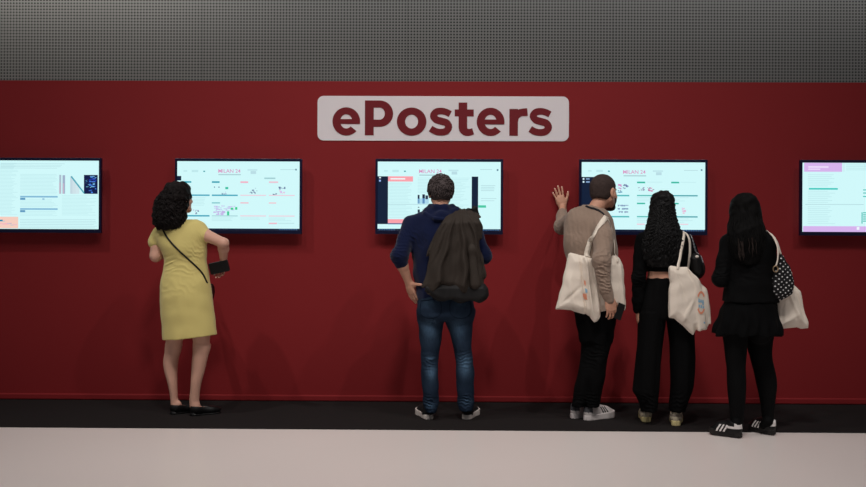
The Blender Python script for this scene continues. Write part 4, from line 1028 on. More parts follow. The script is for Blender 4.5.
sw.op(cone(D(599, 219, .07), D(603.5, 238, -.10), .068, .070), .03); sw.op(cone(D(603.5, 238, -.10), elr, .070, .062), .03); sw.op(cone(elr, D(605, 288, -.23), .060, .048), .03); sw.op(cone(D(605, 288, -.23), D(608.2, 296, -.227), .047, .040), .01); sw.op(cone(D(608.2, 294, -.227), D(609.4, 299.5, -.225), .039, .036), .003)
sw.op(ell(D(594.5, 203, .115), (.060, .062, .035)), .008, 's')
def rib(p):
    q = np.array(p); return .0012*np.sin(q[:, 0]*2*math.pi/.030+1.5*np.sin(q[:, 2]*9))
def armfold(c, d, lam, amp, R, sd): return crease(c, d, lam, amp, R, sd)
sw.disp(fsum(wav(51, .10, .0026, 6, (1, 1, .7)), rib, armfold(D(601, 272, -.29), (.25, 0, 1), .05, .0075, .07, 1), armfold(D(606, 286, -.28), (.3, 0, 1), .042, .007, .06, 2), armfold(D(603, 256, -.28), (-.5, 0, 1), .07, .005, .07, 3), armfold(D(560, 224, .36), (.4, 0, 1), .045, .005, .06, 4), armfold(D(607, 236, -.12), (.6, 0, .6), .07, .004, .07, 5), armfold(D(588, 248, -.0), (1, 0, .5), .07, .004, .08, 6), armfold(D(575, 232, .0), (1, 0, .1), .08, .0035, .08, 7)))
swo = cloth('sweater', sw, M_swt, p3)
tr_ = F(D(560, 422)+(0, -.22, 0), D(626, 298)+(0, .28, 0), .0055)
tr_.op(loft([S(y, a, b, Y3+dy, d) for y, a, b, dy, d in ((300, 574, 616, 0, .10), (312, 573.5, 616.3, 0, .108), (322, 575, 615.5, 0, .108), (334, 578, 613.5, .01, .10), (342, 580, 611.5, .01, .09))]))
tr_.op(loft([S(y, a, b, Y3+dy, d) for y, a, b, dy, d in ((335, 579, 602, .03, .09), (345, 581, 601, .04, .085), (352, 581, 600, .045, .08), (362, 579.5, 597, .045, .078), (375, 577, 593.5, .04, .076), (390, 574.2, 590, .035, .072), (402, 572.2, 586.5, .035, .070), (406.5, 572, 585, .035, .068))]), .02)
tr_.op(loft([S(y, a, b, Y3+dy, d) for y, a, b, dy, d in ((335, 590, 613, .0, .09), (345, 590.5, 610.5, .0, .088), (356, 589.5, 608, .0, .085), (366, 588, 606.5, .0, .08), (378, 586.5, 605, .0, .078), (390, 585.5, 602.5, .01, .074), (400, 585, 600, .015, .072), (406.5, 585, 599, .02, .07))]), .02)
tr_.disp(fsum(wav(61, .10, .003, 6), crease(D(593, 355, -.05), (.2, 0, 1), .06, .005, .09, 1), crease(D(592, 400, -.04), (0, 0, 1), .05, .006, .06, 2), crease(D(577, 400, 0), (0, 0, 1), .05, .006, .06, 3)))
cloth('trousers', tr_, M_bkt, p3)
for a_, b_ in ((hl, tl), (hr, tr)): shoe('shoe', a_, b_, .290, .102, [M_shw, M_shk, M_shg, M_shw], p3, 'white', zs=1.25)
cp3 = cap(hc3, fwd3, (0.05, .12, 1), s3, .004, -.076, .058); cp3.disp(wav(9, .02, .0006, 6))
hair3 = cloth('hair', cp3, M_buzz, p3)
def beard(c, fwd, up, s):
    r, f, u = frame(fwd, up); c = np.array(c); A = [r, f, u]; W = lambda a, b, d: c+s*(r*a+f*b+u*d)
    Fd = F(c-.17*s, c+.17*s, .0036)
    for q in (-1, 1): Fd.op(cone(W(q*.052, .0, -.058), W(q*.017, .075, -.099), .020*s, .019*s), .02)
    Fd.op(ell(W(0, .078, -.097), (.026*s, .022*s, .023*s), A), .02); Fd.op(ell(W(0, .035, -.045), (.0635*s, .0675*s, .0745*s), A), .01)
    Fd.cut(W(0, 0, -.034), u*1+f*.15); Fd.op(ell(W(0, .10, -.060), (.026*s, .03*s, .014*s), A), .004, 's'); Fd.cut(W(0, .005, 0), -f); return Fd
bo = cloth('beard', beard(hc3, fwd3, (0.05, .12, 1), s3), M_buzz, p3)
# lanyard round the neck
bv3 = bvh(swo, p3)
c_, n_ = drape(bv3, [(587.5, 206), (591, 207.6), (596, 209), (600.5, 211.5), (604, 215), (606.5, 219)], Y3, .005, 40)
V, Q = strap_mesh(c_, n_, .014, .003); mk('lanyard', V, Q, mat('lanyard_band', (24, 24, 32), .7), parent=p3)
# tote on the shoulder
def tote(name, poly, Y, T, mid, folds, label, extra=(), w=.05):
    A = np.array([P(a, b, Y) for a, b in poly]); mo = float(mid) if not callable(mid) else 0
    Fd = F((A[:, 0].min()-.03, Y-.22, A[:, 2].min()-.03), (A[:, 0].max()+.03, Y+.18, A[:, 2].max()+.03), .0048)
    Fd.op(pillow(poly, Y+mid, T, w)); [Fd.op(pillow(q, Y+mid+dy_, T2, .03)) for q, dy_, T2 in extra]; Fd.disp(folds, .05)
    V, Q = Fd.mesh(1); o = mk(name, V, Q, M_tote); tag(o, label, 'bag'); return o
def vfold(px_py, d, wid, amp, Y):
    """a long soft ridge between two picture points on the cloth"""
    (x0, y0), (x1, y1) = px_py; a = P(x0, y0, Y); b = P(x1, y1, Y); e = np.array((b[0]-a[0], b[2]-a[2])); ln = np.linalg.norm(e); e /= ln; nn = np.array((-e[1], e[0]))
    def fn(p):
        q = np.stack([p[:, 0]-a[0], p[:, 2]-a[2]], 1); t = q@e; s_ = q@nn; w = wid*(1+0*t)
        g = np.exp(-(s_/w)**2)*np.clip((t+.03)/.06, 0, 1)*np.clip((ln+.03-t)/.06, 0, 1); return -amp*g
    return fn
t3 = tote('tote_bag', [(568.5, 254), (570.5, 252.8), (582, 255.5), (592, 258), (611, 258), (613, 255.8), (618, 257.5), (622.5, 265), (623.8, 275), (624.5, 290), (625.3, 310.5), (619, 308.5), (606, 311), (600, 312.5), (597, 321), (594.5, 322), (590, 316.5), (579, 313), (571, 309.8), (563, 309.3), (555.8, 309), (559, 295), (563.5, 275)], Y3, .042, -.118,
    fsum(wav(71, .14, .003, 5), vfold([(582, 258), (589, 316)], 1, .010, .014, Y3), vfold([(577, 258), (583, 312)], 1, .008, -.012, Y3), vfold([(566, 280), (572, 309)], 1, .016, .006, Y3), vfold([(590, 262), (596, 318)], 1, .012, .010, Y3), vfold([(616, 262), (620, 306)], 1, .01, .008, Y3), vfold([(560, 302), (578, 285)], 1, .012, -.006, Y3)),
    'cream canvas tote bag hanging behind the arm of the man in beige', [([(583, 256.5), (592, 258.5), (592.5, 275), (597, 300), (600, 311), (597.5, 320.5), (594.5, 322), (591, 317), (587, 300), (584.5, 280)], -.036, .020)])
c_, n_ = drape(bvh(swo, t3), [(606, 216.8), (603, 219.8), (597.5, 226), (592.5, 233), (588.5, 243), (584.8, 257)], Y3, .005, 44)
V, Q = strap_mesh(c_, n_, .038, .003); mk('strap', V, Q, M_tote, parent=t3)
c_, n_ = drape(bvh(swo, t3), [(606, 218), (610.5, 226), (613.5, 238), (613.8, 250), (613, 262)], Y3, .005, 40)
V, Q = strap_mesh(c_, n_, .012, .003); mk('strap', V, Q, M_tote, parent=t3)
M_or = mat('orange_print', (228, 150, 120), .8); M_bl = mat('blue_print', (140, 180, 205), .8)
decals('print', t3, [[[(580.6, 279), (582, 280.5), (582, 285), (580.8, 283)]], [[(579.4, 292), (582.8, 293), (583.6, 298.5), (581.4, 298), (579.4, 295)]]], .003, M_or, t3, Y3)
decal('print', t3, [[(581.5, 287), (583.6, 288.5), (583.6, 292), (581.8, 291)]], .003, M_bl, t3, Y3)
ph3 = slab(D(619.6, 311.5, -.195), D(621.6, 305, -.18)-D(617.4, 318, -.20), (1, .25, 0), .058, .026, .005, M_blk, 'phone', .006)
tag(ph3, 'black phone in the lowered hand of the man in beige', 'phone')
# ================================================================== woman with long curly hair, crop top and wide trousers
M_btop = mat('black_knit_top', (7, 7, 8), 0.9, bump=.2, bscale=300, spec=.08)
M_hblk = mat('black_hair', (7, 6, 7), 0.6, spec=.22, var=.4, vscale=30)
M_crm = mat('cream_leather', (196, 184, 160), .6); M_crs = mat('yellowed_sole', (212, 196, 142), .6); M_tan = mat('grey_cream_overlay', (130, 120, 108), .7)
Y4 = ground(661, 425)[1]-.02
D = lambda px, py, dy=0: P(px, py, Y4+dy)
fwd4 = nrm((-.05, 1, 0)); hc4 = D(662, 206.5, .05); s4 = .90
bod = F(D(625, 430)+(0, -.30, 0), D(715, 215)+(0, .40, 0), .0055)
bod.op(loft([S(y, a, b, Y4, d) for y, a, b, d in ((232, 652, 676, .05), (240, 642, 684, .075), (255, 648, 684, .09), (268, 648.3, 684, .092), (275, 647.6, 685, .093), (282, 647, 686, .098), (300, 645, 688, .10), (309, 648, 685, .08))]))
shl, ell4, wrl = D(642, 242), D(638.6, 278, -.03), D(638.6, 311, .03)
bod.op(cone(shl, ell4, .042, .034), .02); bod.op(cone(ell4, wrl, .033, .023), .02)
shr, elr, wrr = D(686, 242), D(697, 270, -.02), D(688, 258, .22)
bod.op(cone(shr, elr, .042, .034), .02); bod.op(cone(elr, wrr, .033, .023), .02)
hl, hr = ground(646.3, 423.2), ground(675.8, 427)
tl, tr = hl+.25*nrm((.17, 1, 0)), hr+.25*nrm((.27, 1, 0))
al, ar = hl+(.01, .05, .09), hr+(.012, .05, .09)
legs(bod, [D(653, 318), D(679, 318)], [D(648, 362, .02), D(681, 362, .02)], [al, ar], .056, .042, .040, .028)
foot(bod, al, hl, tl, 0, .8); foot(bod, ar, hr, tr, 0, .8)
pieces = [plain(bod), headpiece(hc4, fwd4, (0, 0, 1), s4, D(662, 236, .02), .05),
    handpiece(wrl, (-.02, .15, -1), (-1, -.1, 0), -1, .78, arm=ell4, curl=(.2, .3, .3), thumb=(.6, .7, -.3)),
    handpiece(wrr, (-.5, .4, .3), (.2, -.6, .6), 1, .88, arm=elr, curl=(.6, .8, .5))]
p4 = person('person with long curly black hair in cropped black top and wide black trousers', (hl+hr)/2*np.array((1, 1, 0)), pieces, SK2, (hc4, fwd4, (0, 0, 1), s4))
tp = F(D(626, 318)+(0, -.26, 0), D(712, 222)+(0, .34, 0), .0055)
tp.op(loft([S(y, a, b, Y4, d) for y, a, b, d in ((228, 652, 675, .06), (233, 643, 685, .085), (240, 638, 690, .105), (250, 642, 688, .115), (260, 645, 686.5, .112), (271.3, 647, 686, .108))]))
tp.op(cone(D(643, 241), ell4, .055, .050), .03); tp.op(cone(ell4, D(638.6, 300, .0), .050, .044), .02); tp.op(cone(D(638.6, 300, .0), D(638.2, 309.5, .025), .044, .036), .01)
tp.op(cone(D(685, 241), elr, .055, .056), .03); tp.op(cone(elr, elr+(wrr-elr)*.85, .054, .034), .02)
tp.op(ell(D(662, 226, .02), (.065, .07, .05)), .01, 's')
tp.disp(fsum(wav(81, .09, .0028, 6), crease(D(638, 280, -.07), (.2, 0, 1), .05, .006, .07, 1), crease(D(698, 268, -.06), (.6, 0, .8), .05, .006, .06, 2)))
cloth('top', tp, M_btop, p4)
wp = F(D(626, 420)+(0, -.25, 0), D(702, 272)+(0, .26, 0), .0055)
wp.op(loft([S(y, a, b, Y4, d) for y, a, b, d in ((278, 647, 686, .105), (286, 644.5, 688, .115), (300, 641, 691.5, .128), (312, 639.2, 693.6, .128), (318, 638.8, 694, .12))]))
wp.op(loft([S(y, a, b, Y4+.01, d) for y, a, b, d in ((312, 639, 667, .12), (325, 638.2, 665.3, .12), (340, 637.2, 662.7, .118), (360, 635.7, 660.6, .115), (375, 634.4, 659.5, .112), (385, 633.4, 658.7, .11), (391, 633, 658, .108), (398, 636.2, 657.4, .102), (405, 640, 657, .095), (411, 641.5, 656, .088))]), .012)
wp.op(loft([S(y, a, b, Y4+.01, d) for y, a, b, d in ((312, 667, 694, .12), (325, 667.8, 694, .12), (340, 669, 694, .118), (360, 670, 694, .115), (375, 670.8, 693.8, .112), (385, 670.6, 692.8, .11), (393, 670, 690.8, .105), (400, 669.3, 688, .10), (406, 669, 685.5, .095), (411, 669.5, 683.5, .088))]), .012)
wp.disp(fsum(wav(91, .12, .003, 5, (1, 1, .5)), lambda p: .0028*np.sin(p[:, 0]*2*math.pi/.06+2*np.sin(p[:, 2]*4)), crease(D(648, 402, -.08), (.4, 0, 1), .06, .006, .07, 1), crease(D(677, 402, -.08), (-.4, 0, 1), .06, .006, .07, 2)))
wp.hollow(.012, None, D(650, 405)[2])
cloth('trousers', wp, M_bkt, p4)
for a_, b_ in ((hl, tl), (hr, tr)): shoe('shoe', a_, b_, .250, .090, [M_crm, M_tan, None, M_crs], p4, 'chunky', zs=1.25)
hs = [S(192, 658, 668, Y4+.04, .05), S(195.5, 653.3, 672, Y4+.035, .09), S(201, 651.8, 673, Y4+.03, .10), S(209, 651, 673.5, Y4+.02, .105), S(216, 650, 674.5, Y4+.005, .10), S(224, 648.2, 676.5, Y4-.02, .095), S(232, 646, 679.5, Y4-.045, .09), S(241, 644, 682, Y4-.06, .08), S(251, 643.5, 682.5, Y4-.07, .07), S(259, 645, 681, Y4-.075, .06), S(267, 650, 676, Y4-.08, .04)]
hm = hair_mass(hs, hc4, fwd4, (0, 0, 1), s4, .005, .05, 15); hair4 = cloth('hair', hm, M_hblk, p4)
V, Q = curls(lock_fn(hs, hc4, fwd4, Y4, front=.35), 420, .0052, .010, .045, 14, 36); mk('curl_locks', V, Q, M_hblk, parent=hair4)
Ft = Y4
t4 = tote('tote_bag', [(666.8, 268.5), (671, 265.6), (679, 266.6), (687, 267.2), (690.5, 271), (697, 277.5), (705.5, 290), (708, 300), (707, 315), (706, 329), (699, 330.2), (695.8, 329.3), (693, 335.5), (684, 327), (674.5, 318.2), (668.4, 317.2), (667.6, 305), (667.8, 293), (670, 283)], Y4, .038, -.168,
    fsum(wav(101, .14, .0025, 5), vfold([(693, 282), (699, 329)], 1, .008, -.005, Y4), vfold([(697, 285), (703, 326)], 1, .010, .010, Y4), vfold([(670, 270), (678, 300)], 1, .010, -.005, Y4), vfold([(676, 318), (684, 302)], 1, .010, .010, Y4), vfold([(690, 303), (692, 332)], 1, .012, .006, Y4)),
    'cream canvas tote with an orange and blue print, hanging beside black wide trousers', [([(688, 269), (697, 277), (706, 290), (708.8, 300), (707.5, 330), (698, 330.6), (696.5, 312), (693, 290)], -.030, .016)])
V, Q = strap_mesh(spline([D(684, 231.5, .0), D(684, 235, -.08), D(682.8, 243, -.115), D(681.2, 250, -.125), D(680, 258, -.15), D(678.6, 264, -.18), D(677.6, 269.5, -.20)], 40), np.tile((.1, -1, .15), (40, 1)), .019, .003); mk('strap', V, Q, M_tote, parent=t4)
c_, n_ = drape(bvh(t4, [q for q in p4.children if q.name.startswith('top')][0]), [(681.5, 229.5), (684, 233), (686.5, 240), (687.3, 250), (687, 260), (685.8, 270)], Y4, .004, 40)
V, Q = strap_mesh(c_, n_, .017, .003); mk('strap', V, Q, M_tote, parent=t4)
def arcs(cx, cy, rx, ry, a0, a1, w, n=10):
    o = []
    for i in range(n):
        p, q = math.radians(a0+(a1-a0)*i/n), math.radians(a0+(a1-a0)*(i+1)/n)
        o.append([(cx+rx*math.cos(p), cy-ry*math.sin(p)), (cx+rx*math.cos(q), cy-ry*math.sin(q)), (cx+(rx-w)*math.cos(q), cy-(ry-w*1.4)*math.sin(q)), (cx+(rx-w)*math.cos(p), cy-(ry-w*1.4)*math.sin(p))])
    return o
decals('print', t4, [arcs(692.2, 300.6, 4.3, 11.2, 35, 145, 1.5), arcs(692.2, 300.6, 4.3, 11.2, 215, 325, 1.5)], .0035, M_or, t4, Y4)
decals('print', t4, [[[(689.5+dx, y), (690.9+dx, y+.3), (690.9+dx, y+h_), (689.5+dx, y+h_-.3)]] for dx, y, h_ in ((0, 296.5, 4), (1.9, 297.5, 3), (3.8, 298, 5), (0.3, 302.3, 3), (2.2, 302.8, 3.2), (4.2, 304, 2.5), (5.2, 319, 2))]+[[[(689.5, 298.6), (695, 300), (695, 301.2), (689.5, 299.8)]]], .0035, M_bl, t4, Y4)
# small black shoulder bag with a chain
hb = F(D(684, 282)+(0, -.24, 0), D(712, 248)+(0, .10, 0), .0045)
hb.op(pillow([(690, 258), (694, 253), (700, 254.5), (704, 264), (704.7, 271), (702, 276.5), (697.5, 277.5), (692.5, 273.5)], Y4-.115, .035, .03)); hb.disp(wav(111, .06, .002))
V, Q = hb.mesh(); hbo = mk('shoulder_bag', V, Q, M_blk); tag(hbo, 'small black shoulder bag on a silver chain under the curly haired woman\'s arm', 'bag')
M_sil = mat('silver_chain', (190, 190, 196), .3, metal=.9, spec=.5); M_prl = mat('pearl', (225, 216, 205), .3)
cc, nn = drape(bvh(hbo, [q for q in p4.children if q.name.startswith('top')][0]), [(686.5, 231), (689, 236), (690.8, 243), (692.5, 250), (695, 256), (696.5, 262)], Y4, .006, 23)
L = []
for i in range(len(cc)-1):
    m_ = (cc[i]+cc[i+1])/2; T = nrm(cc[i+1]-cc[i]); N_ = nrm(nn[i]); B = np.cross(T, N_); a_ = B if i % 2 == 0 else nrm(B+N_)
    th = np.linspace(0, 2*math.pi, 11); L.append(tube([m_+T*.0085*math.cos(t)+a_*.0055*math.sin(t) for t in th], .0019, 5))
V, Q = cat_meshes(L); mk('chain', V, Q, M_sil, parent=hbo)
pc = bvh(hbo).find_nearest(Vector(D(697.5, 251.6, -.2)))[0]
Fp = F(np.array(pc)-.03, np.array(pc)+.03, .003); Fp.op(ell(np.array(pc)+(0, -.006, 0), (.013, .010, .010))); V, Q = Fp.mesh(); mk('clasp', V, Q, M_prl, parent=hbo)
# ================================================================== woman in black blazer, skirt and tights
M_blz = mat('black_blazer_cloth', (7, 7, 8), .85, bump=.15, bscale=400, spec=.1)
M_skt = mat('black_skirt_cloth', (6, 6, 7), .9, bump=.2, bscale=200, spec=.1)
M_tgt = mat('black_tights', (5, 5, 6), .8, spec=.12)
M_hst = mat('straight_black_hair', (8, 7, 7), .75, spec=.1, var=.3, vscale=40)
M_htip = mat('brown_hair_tips', (40, 31, 28), .6, spec=.2)
Y5 = ground(745, 437)[1]
D = lambda px, py, dy=0: P(px, py, Y5+dy)
fwd5 = nrm((-.28, .95, 0)); hc5 = D(744.3, 209.5, .05); s5 = .92
bod = F(D(705, 442)+(0, -.28, 0), D(795, 218)+(0, .40, 0), .0055)
bod.op(loft([S(y, a, b, Y5, d) for y, a, b, d in ((234, 736, 760, .05), (242, 730, 768, .075), (262, 732, 767, .09), (285, 731, 769, .09), (305, 729, 772, .10), (318, 731, 769, .09))]))
shl, ell5, wrl = D(728, 243), D(720.5, 279, -.03), D(729, 268, .20)
bod.op(cone(shl, ell5, .042, .034), .02); bod.op(cone(ell5, wrl, .033, .023), .02)
shr, elr, wrr = D(768, 243), D(770, 275, -.01), D(758, 264, .24)
bod.op(cone(shr, elr, .042, .034), .02); bod.op(cone(elr, wrr, .033, .023), .02)
hl, hr = ground(742.0, 438.4), ground(774.3, 435.8)
tl, tr = hl+.24*nrm((-.78, .64, 0)), hr+.24*nrm((-.42, .90, 0))
al, ar = hl+(-.035, .02, .09), hr+(-.035, .02, .09)
LL = [(330, 723, 746.5, .088), (340, 724.3, 746.3, .084), (350, 725.5, 745.8, .078), (360, 726.6, 745, .070), (366, 727.4, 744.6, .066), (374, 727.8, 744.8, .068), (384, 728.2, 745, .070), (394, 728.8, 744.8, .064), (404, 729.8, 744.2, .054), (414, 730.8, 743.2, .044), (424, 731.3, 742.4, .040), (430, 731.5, 742, .038)]
RR = [(330, 747, 774, .088), (340, 747.6, 772, .084), (350, 749, 771, .078), (358, 751, 771.3, .070), (366, 753.2, 773, .066), (375, 755.5, 775, .068), (385, 757.6, 775.8, .070), (394, 759.6, 775, .062), (404, 761.4, 773.8, .052), (413, 762.6, 773, .044), (422, 763, 772.6, .040), (428, 763, 772.4, .038)]
bod.op(loft([S(y, a, b, hl[1]+.055-.0*y, d) for y, a, b, d in LL]), .01); bod.op(loft([S(y, a, b, hr[1]+.055-.0*y, d) for y, a, b, d in RR]), .01)
bod.op(cone(D(735, 318, .02), D(735, 332, .02), .08, .07), .02); bod.op(cone(D(760, 318, .02), D(760, 332, .02), .08, .07), .02)
foot(bod, al, hl, tl, 0, .8); foot(bod, ar, hr, tr, 0, .8)
body5 = plain(bod)
pieces = [body5, headpiece(hc5, fwd5, (0, 0, 1), s5, D(747, 240, .02), .048),
    handpiece(wrl, (.5, .5, .4), (-.3, -.6, .5), -1, .86, arm=ell5, curl=(.5, .7, .5)),
    handpiece(wrr, (-.5, .5, .3), (.3, -.6, .5), 1, .86, arm=elr, curl=(.5, .7, .5))]
p5 = person('person with straight dark hair in black blazer, short skirt and tights, rightmost of the visitors', (hl+hr)/2*np.array((1, 1, 0)), pieces, SK2, (hc5, fwd5, (0, 0, 1), s5))
# tights: a thin sleeve over the legs
tg = F(D(708, 440)+(0, -.22, 0), D(792, 312)+(0, .28, 0), .0052)
tg.op(loft([S(y, a-.6, b+.6, hl[1]+.055-.0*y, d+.004) for y, a, b, d in LL])); tg.op(loft([S(y, a-.6, b+.6, hr[1]+.055-.0*y, d+.004) for y, a, b, d in RR]), .008)
tg.op(cone(D(735, 320, .02), D(735, 333, .02), .086, .075), .02); tg.op(cone(D(760, 320, .02), D(760, 333, .02), .086, .075), .02)
tg.op(cone(al, al+(-.03, .02, -.03), .034, .030), .01); tg.op(cone(ar, ar+(-.02, .025, -.03), .034, .030), .01)
cloth('tights', tg, M_tgt, p5)
bz = F(D(706, 308)+(0, -.28, 0), D(786, 222)+(0, .36, 0), .0055)
bz.op(loft([S(y, a, b, Y5, d) for y, a, b, d in ((228, 739, 757, .055), (232, 731, 764, .08), (236, 725, 770, .10), (243, 722, 773.5, .115), (252, 724.5, 773, .125), (262, 727, 771.5, .12), (274, 727, 772.5, .12), (286, 725, 775, .128), (296, 723, 777, .132), (301.5, 722.2, 778, .134))]))
bz.op(cone(D(729, 242), ell5, .056, .052), .03); bz.op(cone(ell5, ell5+(wrl-ell5)*.85, .052, .036), .02)
bz.op(cone(D(767, 242), elr, .056, .050), .03); bz.op(cone(elr, elr+(wrr-elr)*.85, .050, .036), .02)
bz.op(cone(D(737, 233, -.02), D(746, 231, -.055), .014, .015), .01); bz.op(cone(D(746, 231, -.055), D(757, 233, -.02), .015, .014), .01)
bz.op(ell(D(747, 227, .03), (.06, .065, .05)), .01, 's')
bz.op(cone(D(749, 286, -.16), D(749.5, 306, -.16), .004, .006), .004, 's')
bz.disp(fsum(wav(121, .10, .0028, 6), crease(D(718, 272, -.08), (-.2, 0, 1), .06, .006, .07, 1), crease(D(748, 270, -.12), (.2, 0, 1), .08, .004, .08, 2), crease(D(732, 258, -.1), (.8, 0, .5), .06, .004, .06, 3)))
bz.hollow(.012, None, D(745, 297)[2])
cloth('blazer', bz, M_blz, p5)
sk = F(D(704, 346)+(0, -.27, 0), D(792, 288)+(0, .28, 0), .0055)
sk.op(loft([S(y, a, b, Y5, d) for y, a, b, d in ((292, 727, 773, .115), (302, 724, 776, .125), (312, 720.3, 777.2, .14), (320, 717.3, 778.8, .15), (328, 714.6, 781, .16), (340, 712, 783.4, .17))]))
c5 = D(748, 320)
def ruf(p):
    a = np.arctan2(p[:, 1]-c5[1], p[:, 0]-c5[0]); t = np.clip((c5[2]+.10-p[:, 2])/.22, 0, 1); return -.012*t*np.sin(a*15+.8*np.sin(p[:, 2]*30))+0
sk.disp(fsum(ruf, wav(131, .08, .003, 5)), .05)
def hemcut(Fd, z0, amp):
    X, Y, Z = Fd.ax[0][:, None, None], Fd.ax[1][None, :, None], Fd.ax[2][None, None, :]
    a = np.arctan2(Y-c5[1], X-c5[0]); Fd.d = np.maximum(Fd.d, (z0+amp*np.sin(a*7)+amp*.5*np.sin(a*16+1))-Z).astype(np.float32)
hemcut(sk, D(748, 334)[2], .010); sk.hollow(.012, None, D(748, 322)[2]); cloth('skirt', sk, M_skt, p5)
M_sw = mat('white_stripe', (214, 208, 206), .6); M_gum = mat('dark_gum_sole', (30, 27, 26), .6)
for a_, b_ in ((hl, tl), (hr, tr)): shoe('shoe', a_, b_, .228, .082, [M_blk, M_sw, None, M_gum], p5, 'striped', zs=1.12)
hs = [S(194.5, 739, 751, Y5+.04, .05), S(198, 734.5, 755, Y5+.04, .09), S(204, 731.2, 758, Y5+.035, .105), S(211, 730, 760, Y5+.03, .11), S(219, 729.8, 761.5, Y5+.01, .105), S(227, 728, 763.5, Y5-.03, .10), S(236, 728, 765, Y5-.06, .085), S(246, 729.5, 765, Y5-.08, .07), S(256, 733, 762, Y5-.09, .055), S(264, 740, 757, Y5-.10, .035)]
hm = hair_mass(hs, hc5, fwd5, (0, 0, 1), s5, .003, .06, 25); hair5 = cloth('hair', hm, M_hst, p5)
V, Q = curls(lock_fn(hs, hc5, fwd5, Y5, front=.4), 420, .0034, .0018, .16, 24, 26, 4); mk('locks', V, Q, M_hst, parent=hair5)
def tipfn(r):
    x = r.choice([r.uniform(736, 743), r.uniform(748, 756)]); y0 = r.uniform(237, 246); o = []
    for t in np.linspace(0, 1, 5): o.append(tuple(D(x+r.uniform(-.5, .5)+t*1.5, y0+t*16, -.160-.006*t)))
    return o
V, Q = curls(tipfn, 14, .003, .003, .10, 27, 18, 4); mk('locks', V, Q, M_htip, parent=hair5)
t5 = tote('tote_bag', [(778, 262), (784, 270), (791.5, 271), (794, 284), (800.5, 291), (803, 304), (805, 314), (808.2, 322.5), (808, 328.2), (801, 328.3), (797, 326.4), (788, 328), (780, 329.4), (776, 329.2), (775, 310), (773, 285)], Y5, .038, .02,
    fsum(wav(141, .12, .003, 5), vfold([(786, 290), (801, 322)], 1, .012, .010, Y5), vfold([(795, 290), (804, 318)], 1, .009, -.010, Y5), vfold([(779, 326), (800, 312)], 1, .012, .005, Y5), vfold([(783, 300), (781, 326)], 1, .01, -.006, Y5)),
    'cream canvas tote bag hanging behind the dotted black pouch at far right')
bzo = [q for q in p5.children if q.name.startswith('blazer')][0]
c_, n_ = drape(bvh(bzo), [(766, 230.5), (768.5, 231.5), (772, 234.5), (774.5, 239), (775.3, 242)], Y5, .004, 24)
c2 = spline([D(764, 232.5, .07), D(766.5, 231.6, .02), D(769.5, 232.6, -.03), D(774, 237.5, -.065), D(777.2, 243.5, -.08), D(779.6, 251, -.08), D(782, 258, -.04), D(784, 266, .0)], 50)
V, Q = strap_mesh(c2, np.tile((.6, -1, .3), (50, 1)), .022, .003); mk('strap', V, Q, M_tote, parent=t5)
def dots():
    m = mat('black_dotted_cloth', (13, 13, 15), .75); nt = m.node_tree; N = nt.nodes; L_ = nt.links; b = N['Principled BSDF']
    tc = N.new('ShaderNodeTexCoord'); mp = N.new('ShaderNodeMapping'); mp.inputs['Rotation'].default_value = (0, math.radians(38), 0); mp.inputs['Scale'].default_value = (1/.024,)*3
    L_.new(tc.outputs['Object'], mp.inputs[0]); sp = N.new('ShaderNodeSeparateXYZ'); L_.new(mp.outputs[0], sp.inputs[0])
    def mt(op, a, c=None):
        n = N.new('ShaderNodeMath'); n.operation = op
        for i, v in enumerate((a, c)):
            if v is None: continue
            if hasattr(v, 'links'): L_.new(v, n.inputs[i])
            else: n.inputs[i].default_value = v
        return n.outputs[0]
    sq = [mt('POWER', mt('SUBTRACT', mt('FRACT', sp.outputs[i]), .5), 2.0) for i in (0, 2)]
    hit = mt('LESS_THAN', mt('ADD', sq[0], sq[1]), .036); mx = N.new('ShaderNodeMixRGB'); mx.inputs[1].default_value = (*lin((13, 13, 15)), 1); mx.inputs[2].default_value = (*lin((206, 204, 206)), 1)
    L_.new(hit, mx.inputs[0]); L_.new(mx.outputs[0], b.inputs['Base Color']); return m
db = F(D(764, 306)+(0, -.2, 0), D(802, 248)+(0, .12, 0), .0042)
db.op(pillow([(779.6, 252.5), (781.5, 253.5), (785.5, 260), (790, 269), (793, 277), (793.8, 286), (791.5, 293), (787, 298), (781, 299.7), (775.5, 298), (771.5, 292), (771, 284), (773.5, 276), (776.8, 268), (778.2, 260)], Y5-.075, .036, .035))
db.disp(fsum(wav(151, .05, .0022, 5), vfold([(781, 258), (778, 290)], 1, .01, -.006, Y5), vfold([(784, 262), (787, 292)], 1, .01, .005, Y5)))
V, Q = db.mesh(); dbo = mk('pouch_bag', V, Q, dots()); tag(dbo, 'black teardrop pouch bag with white dots at the blazer woman\'s side', 'bag')
rg = tube([D(775.6, 269, -.115)+np.array((.016*math.cos(t), 0, .020*math.sin(t))) for t in np.linspace(0, 2*math.pi, 17)], .0042, 6); mk('ring', *rg, mat('brass_ring', (150, 128, 100), .4, metal=.6), parent=dbo)
c2 = spline([D(775.5, 241, -.082), D(777.3, 246, -.095), D(778, 252, -.105), D(777.6, 260, -.11), D(776, 266, -.115)], 30); V, Q = strap_mesh(c2, np.tile((.2, -1, 0), (30, 1)), .010, .003); mk('strap', V, Q, M_tote, parent=dbo)
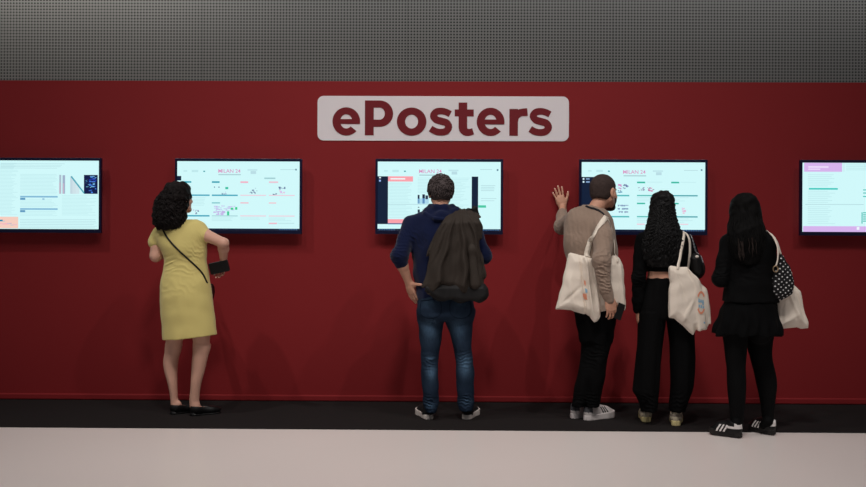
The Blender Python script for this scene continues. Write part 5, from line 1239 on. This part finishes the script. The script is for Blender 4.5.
# watch glint on her left wrist
wt = tube([wrl+np.array((.026*math.cos(t), .0, .026*math.sin(t))) for t in np.linspace(0, 2*math.pi, 17)], .004, 5); mk('bracelet', *wt, M_sil, parent=p5)
# ------------------------------------------------------------------ light
def spot(loc, tgt, e, size=0.25, ang=100, col=(1, 0.945, 0.90)):
    l = bpy.data.lights.new('ceiling_or_fill_spot', 'SPOT'); l.energy = e; l.spot_size = math.radians(ang); l.spot_blend = 1.0; l.shadow_soft_size = size; l.color = col
    o = bpy.data.objects.new('ceiling_or_fill_spot', l); COL.objects.link(o); o.location = loc
    o.rotation_euler = (Vector(tgt)-Vector(loc)).to_track_quat('-Z', 'Y').to_euler(); return o
for (tx, ty, tz), (vx, vy, vz), e in (((-1.96, 6.7, 1.7), (.49, .55, -1.12), 540), ((0.0, 6.5, 1.7), (.50, .74, -1.2), 360), ((0.0, 6.5, 1.7), (-.42, .74, -1.16), 360), ((2.2, 6.2, 1.6), (-.40, .80, -1.25), 400)):
    k_ = (7.5-tz)/-vz; L0 = (tx-vx*k_, ty-vy*k_, 7.5); spot(L0, (tx+vx*.7, 7.2, 0.75), e*.95, .06, 60)
spot((0, 1.5, 7.5), (0, 4.4, 0), 900, 0.4, 80)  # added fill spot that brightens the floor, no known lamp stands here
def panel(loc, rot, sx, sy, e, col):
    l = bpy.data.lights.new('wall_washer', 'AREA'); l.shape = 'RECTANGLE'; l.size = sx; l.size_y = sy; l.energy = e; l.color = col
    o = bpy.data.objects.new('wall_washer', l); COL.objects.link(o); o.location = loc; o.rotation_euler = [math.radians(v) for v in rot]
panel((-4.2, 8.6, 5.2), (86, 0, 0), 3.5, .3, 185, (1, .98, .94)); panel((1.5, 8.3, 5.2), (86, 0, 0), 9, .3, 140, (.97, .985, 1))
wd = bpy.data.worlds.new('hall'); scene.world = wd; wd.use_nodes = True
wd.node_tree.nodes['Background'].inputs[0].default_value = (0.95, 0.95, 1.0, 1); wd.node_tree.nodes['Background'].inputs[1].default_value = 0.115
for o in list(bpy.data.objects):
    if '_o' in o: del o['_o']
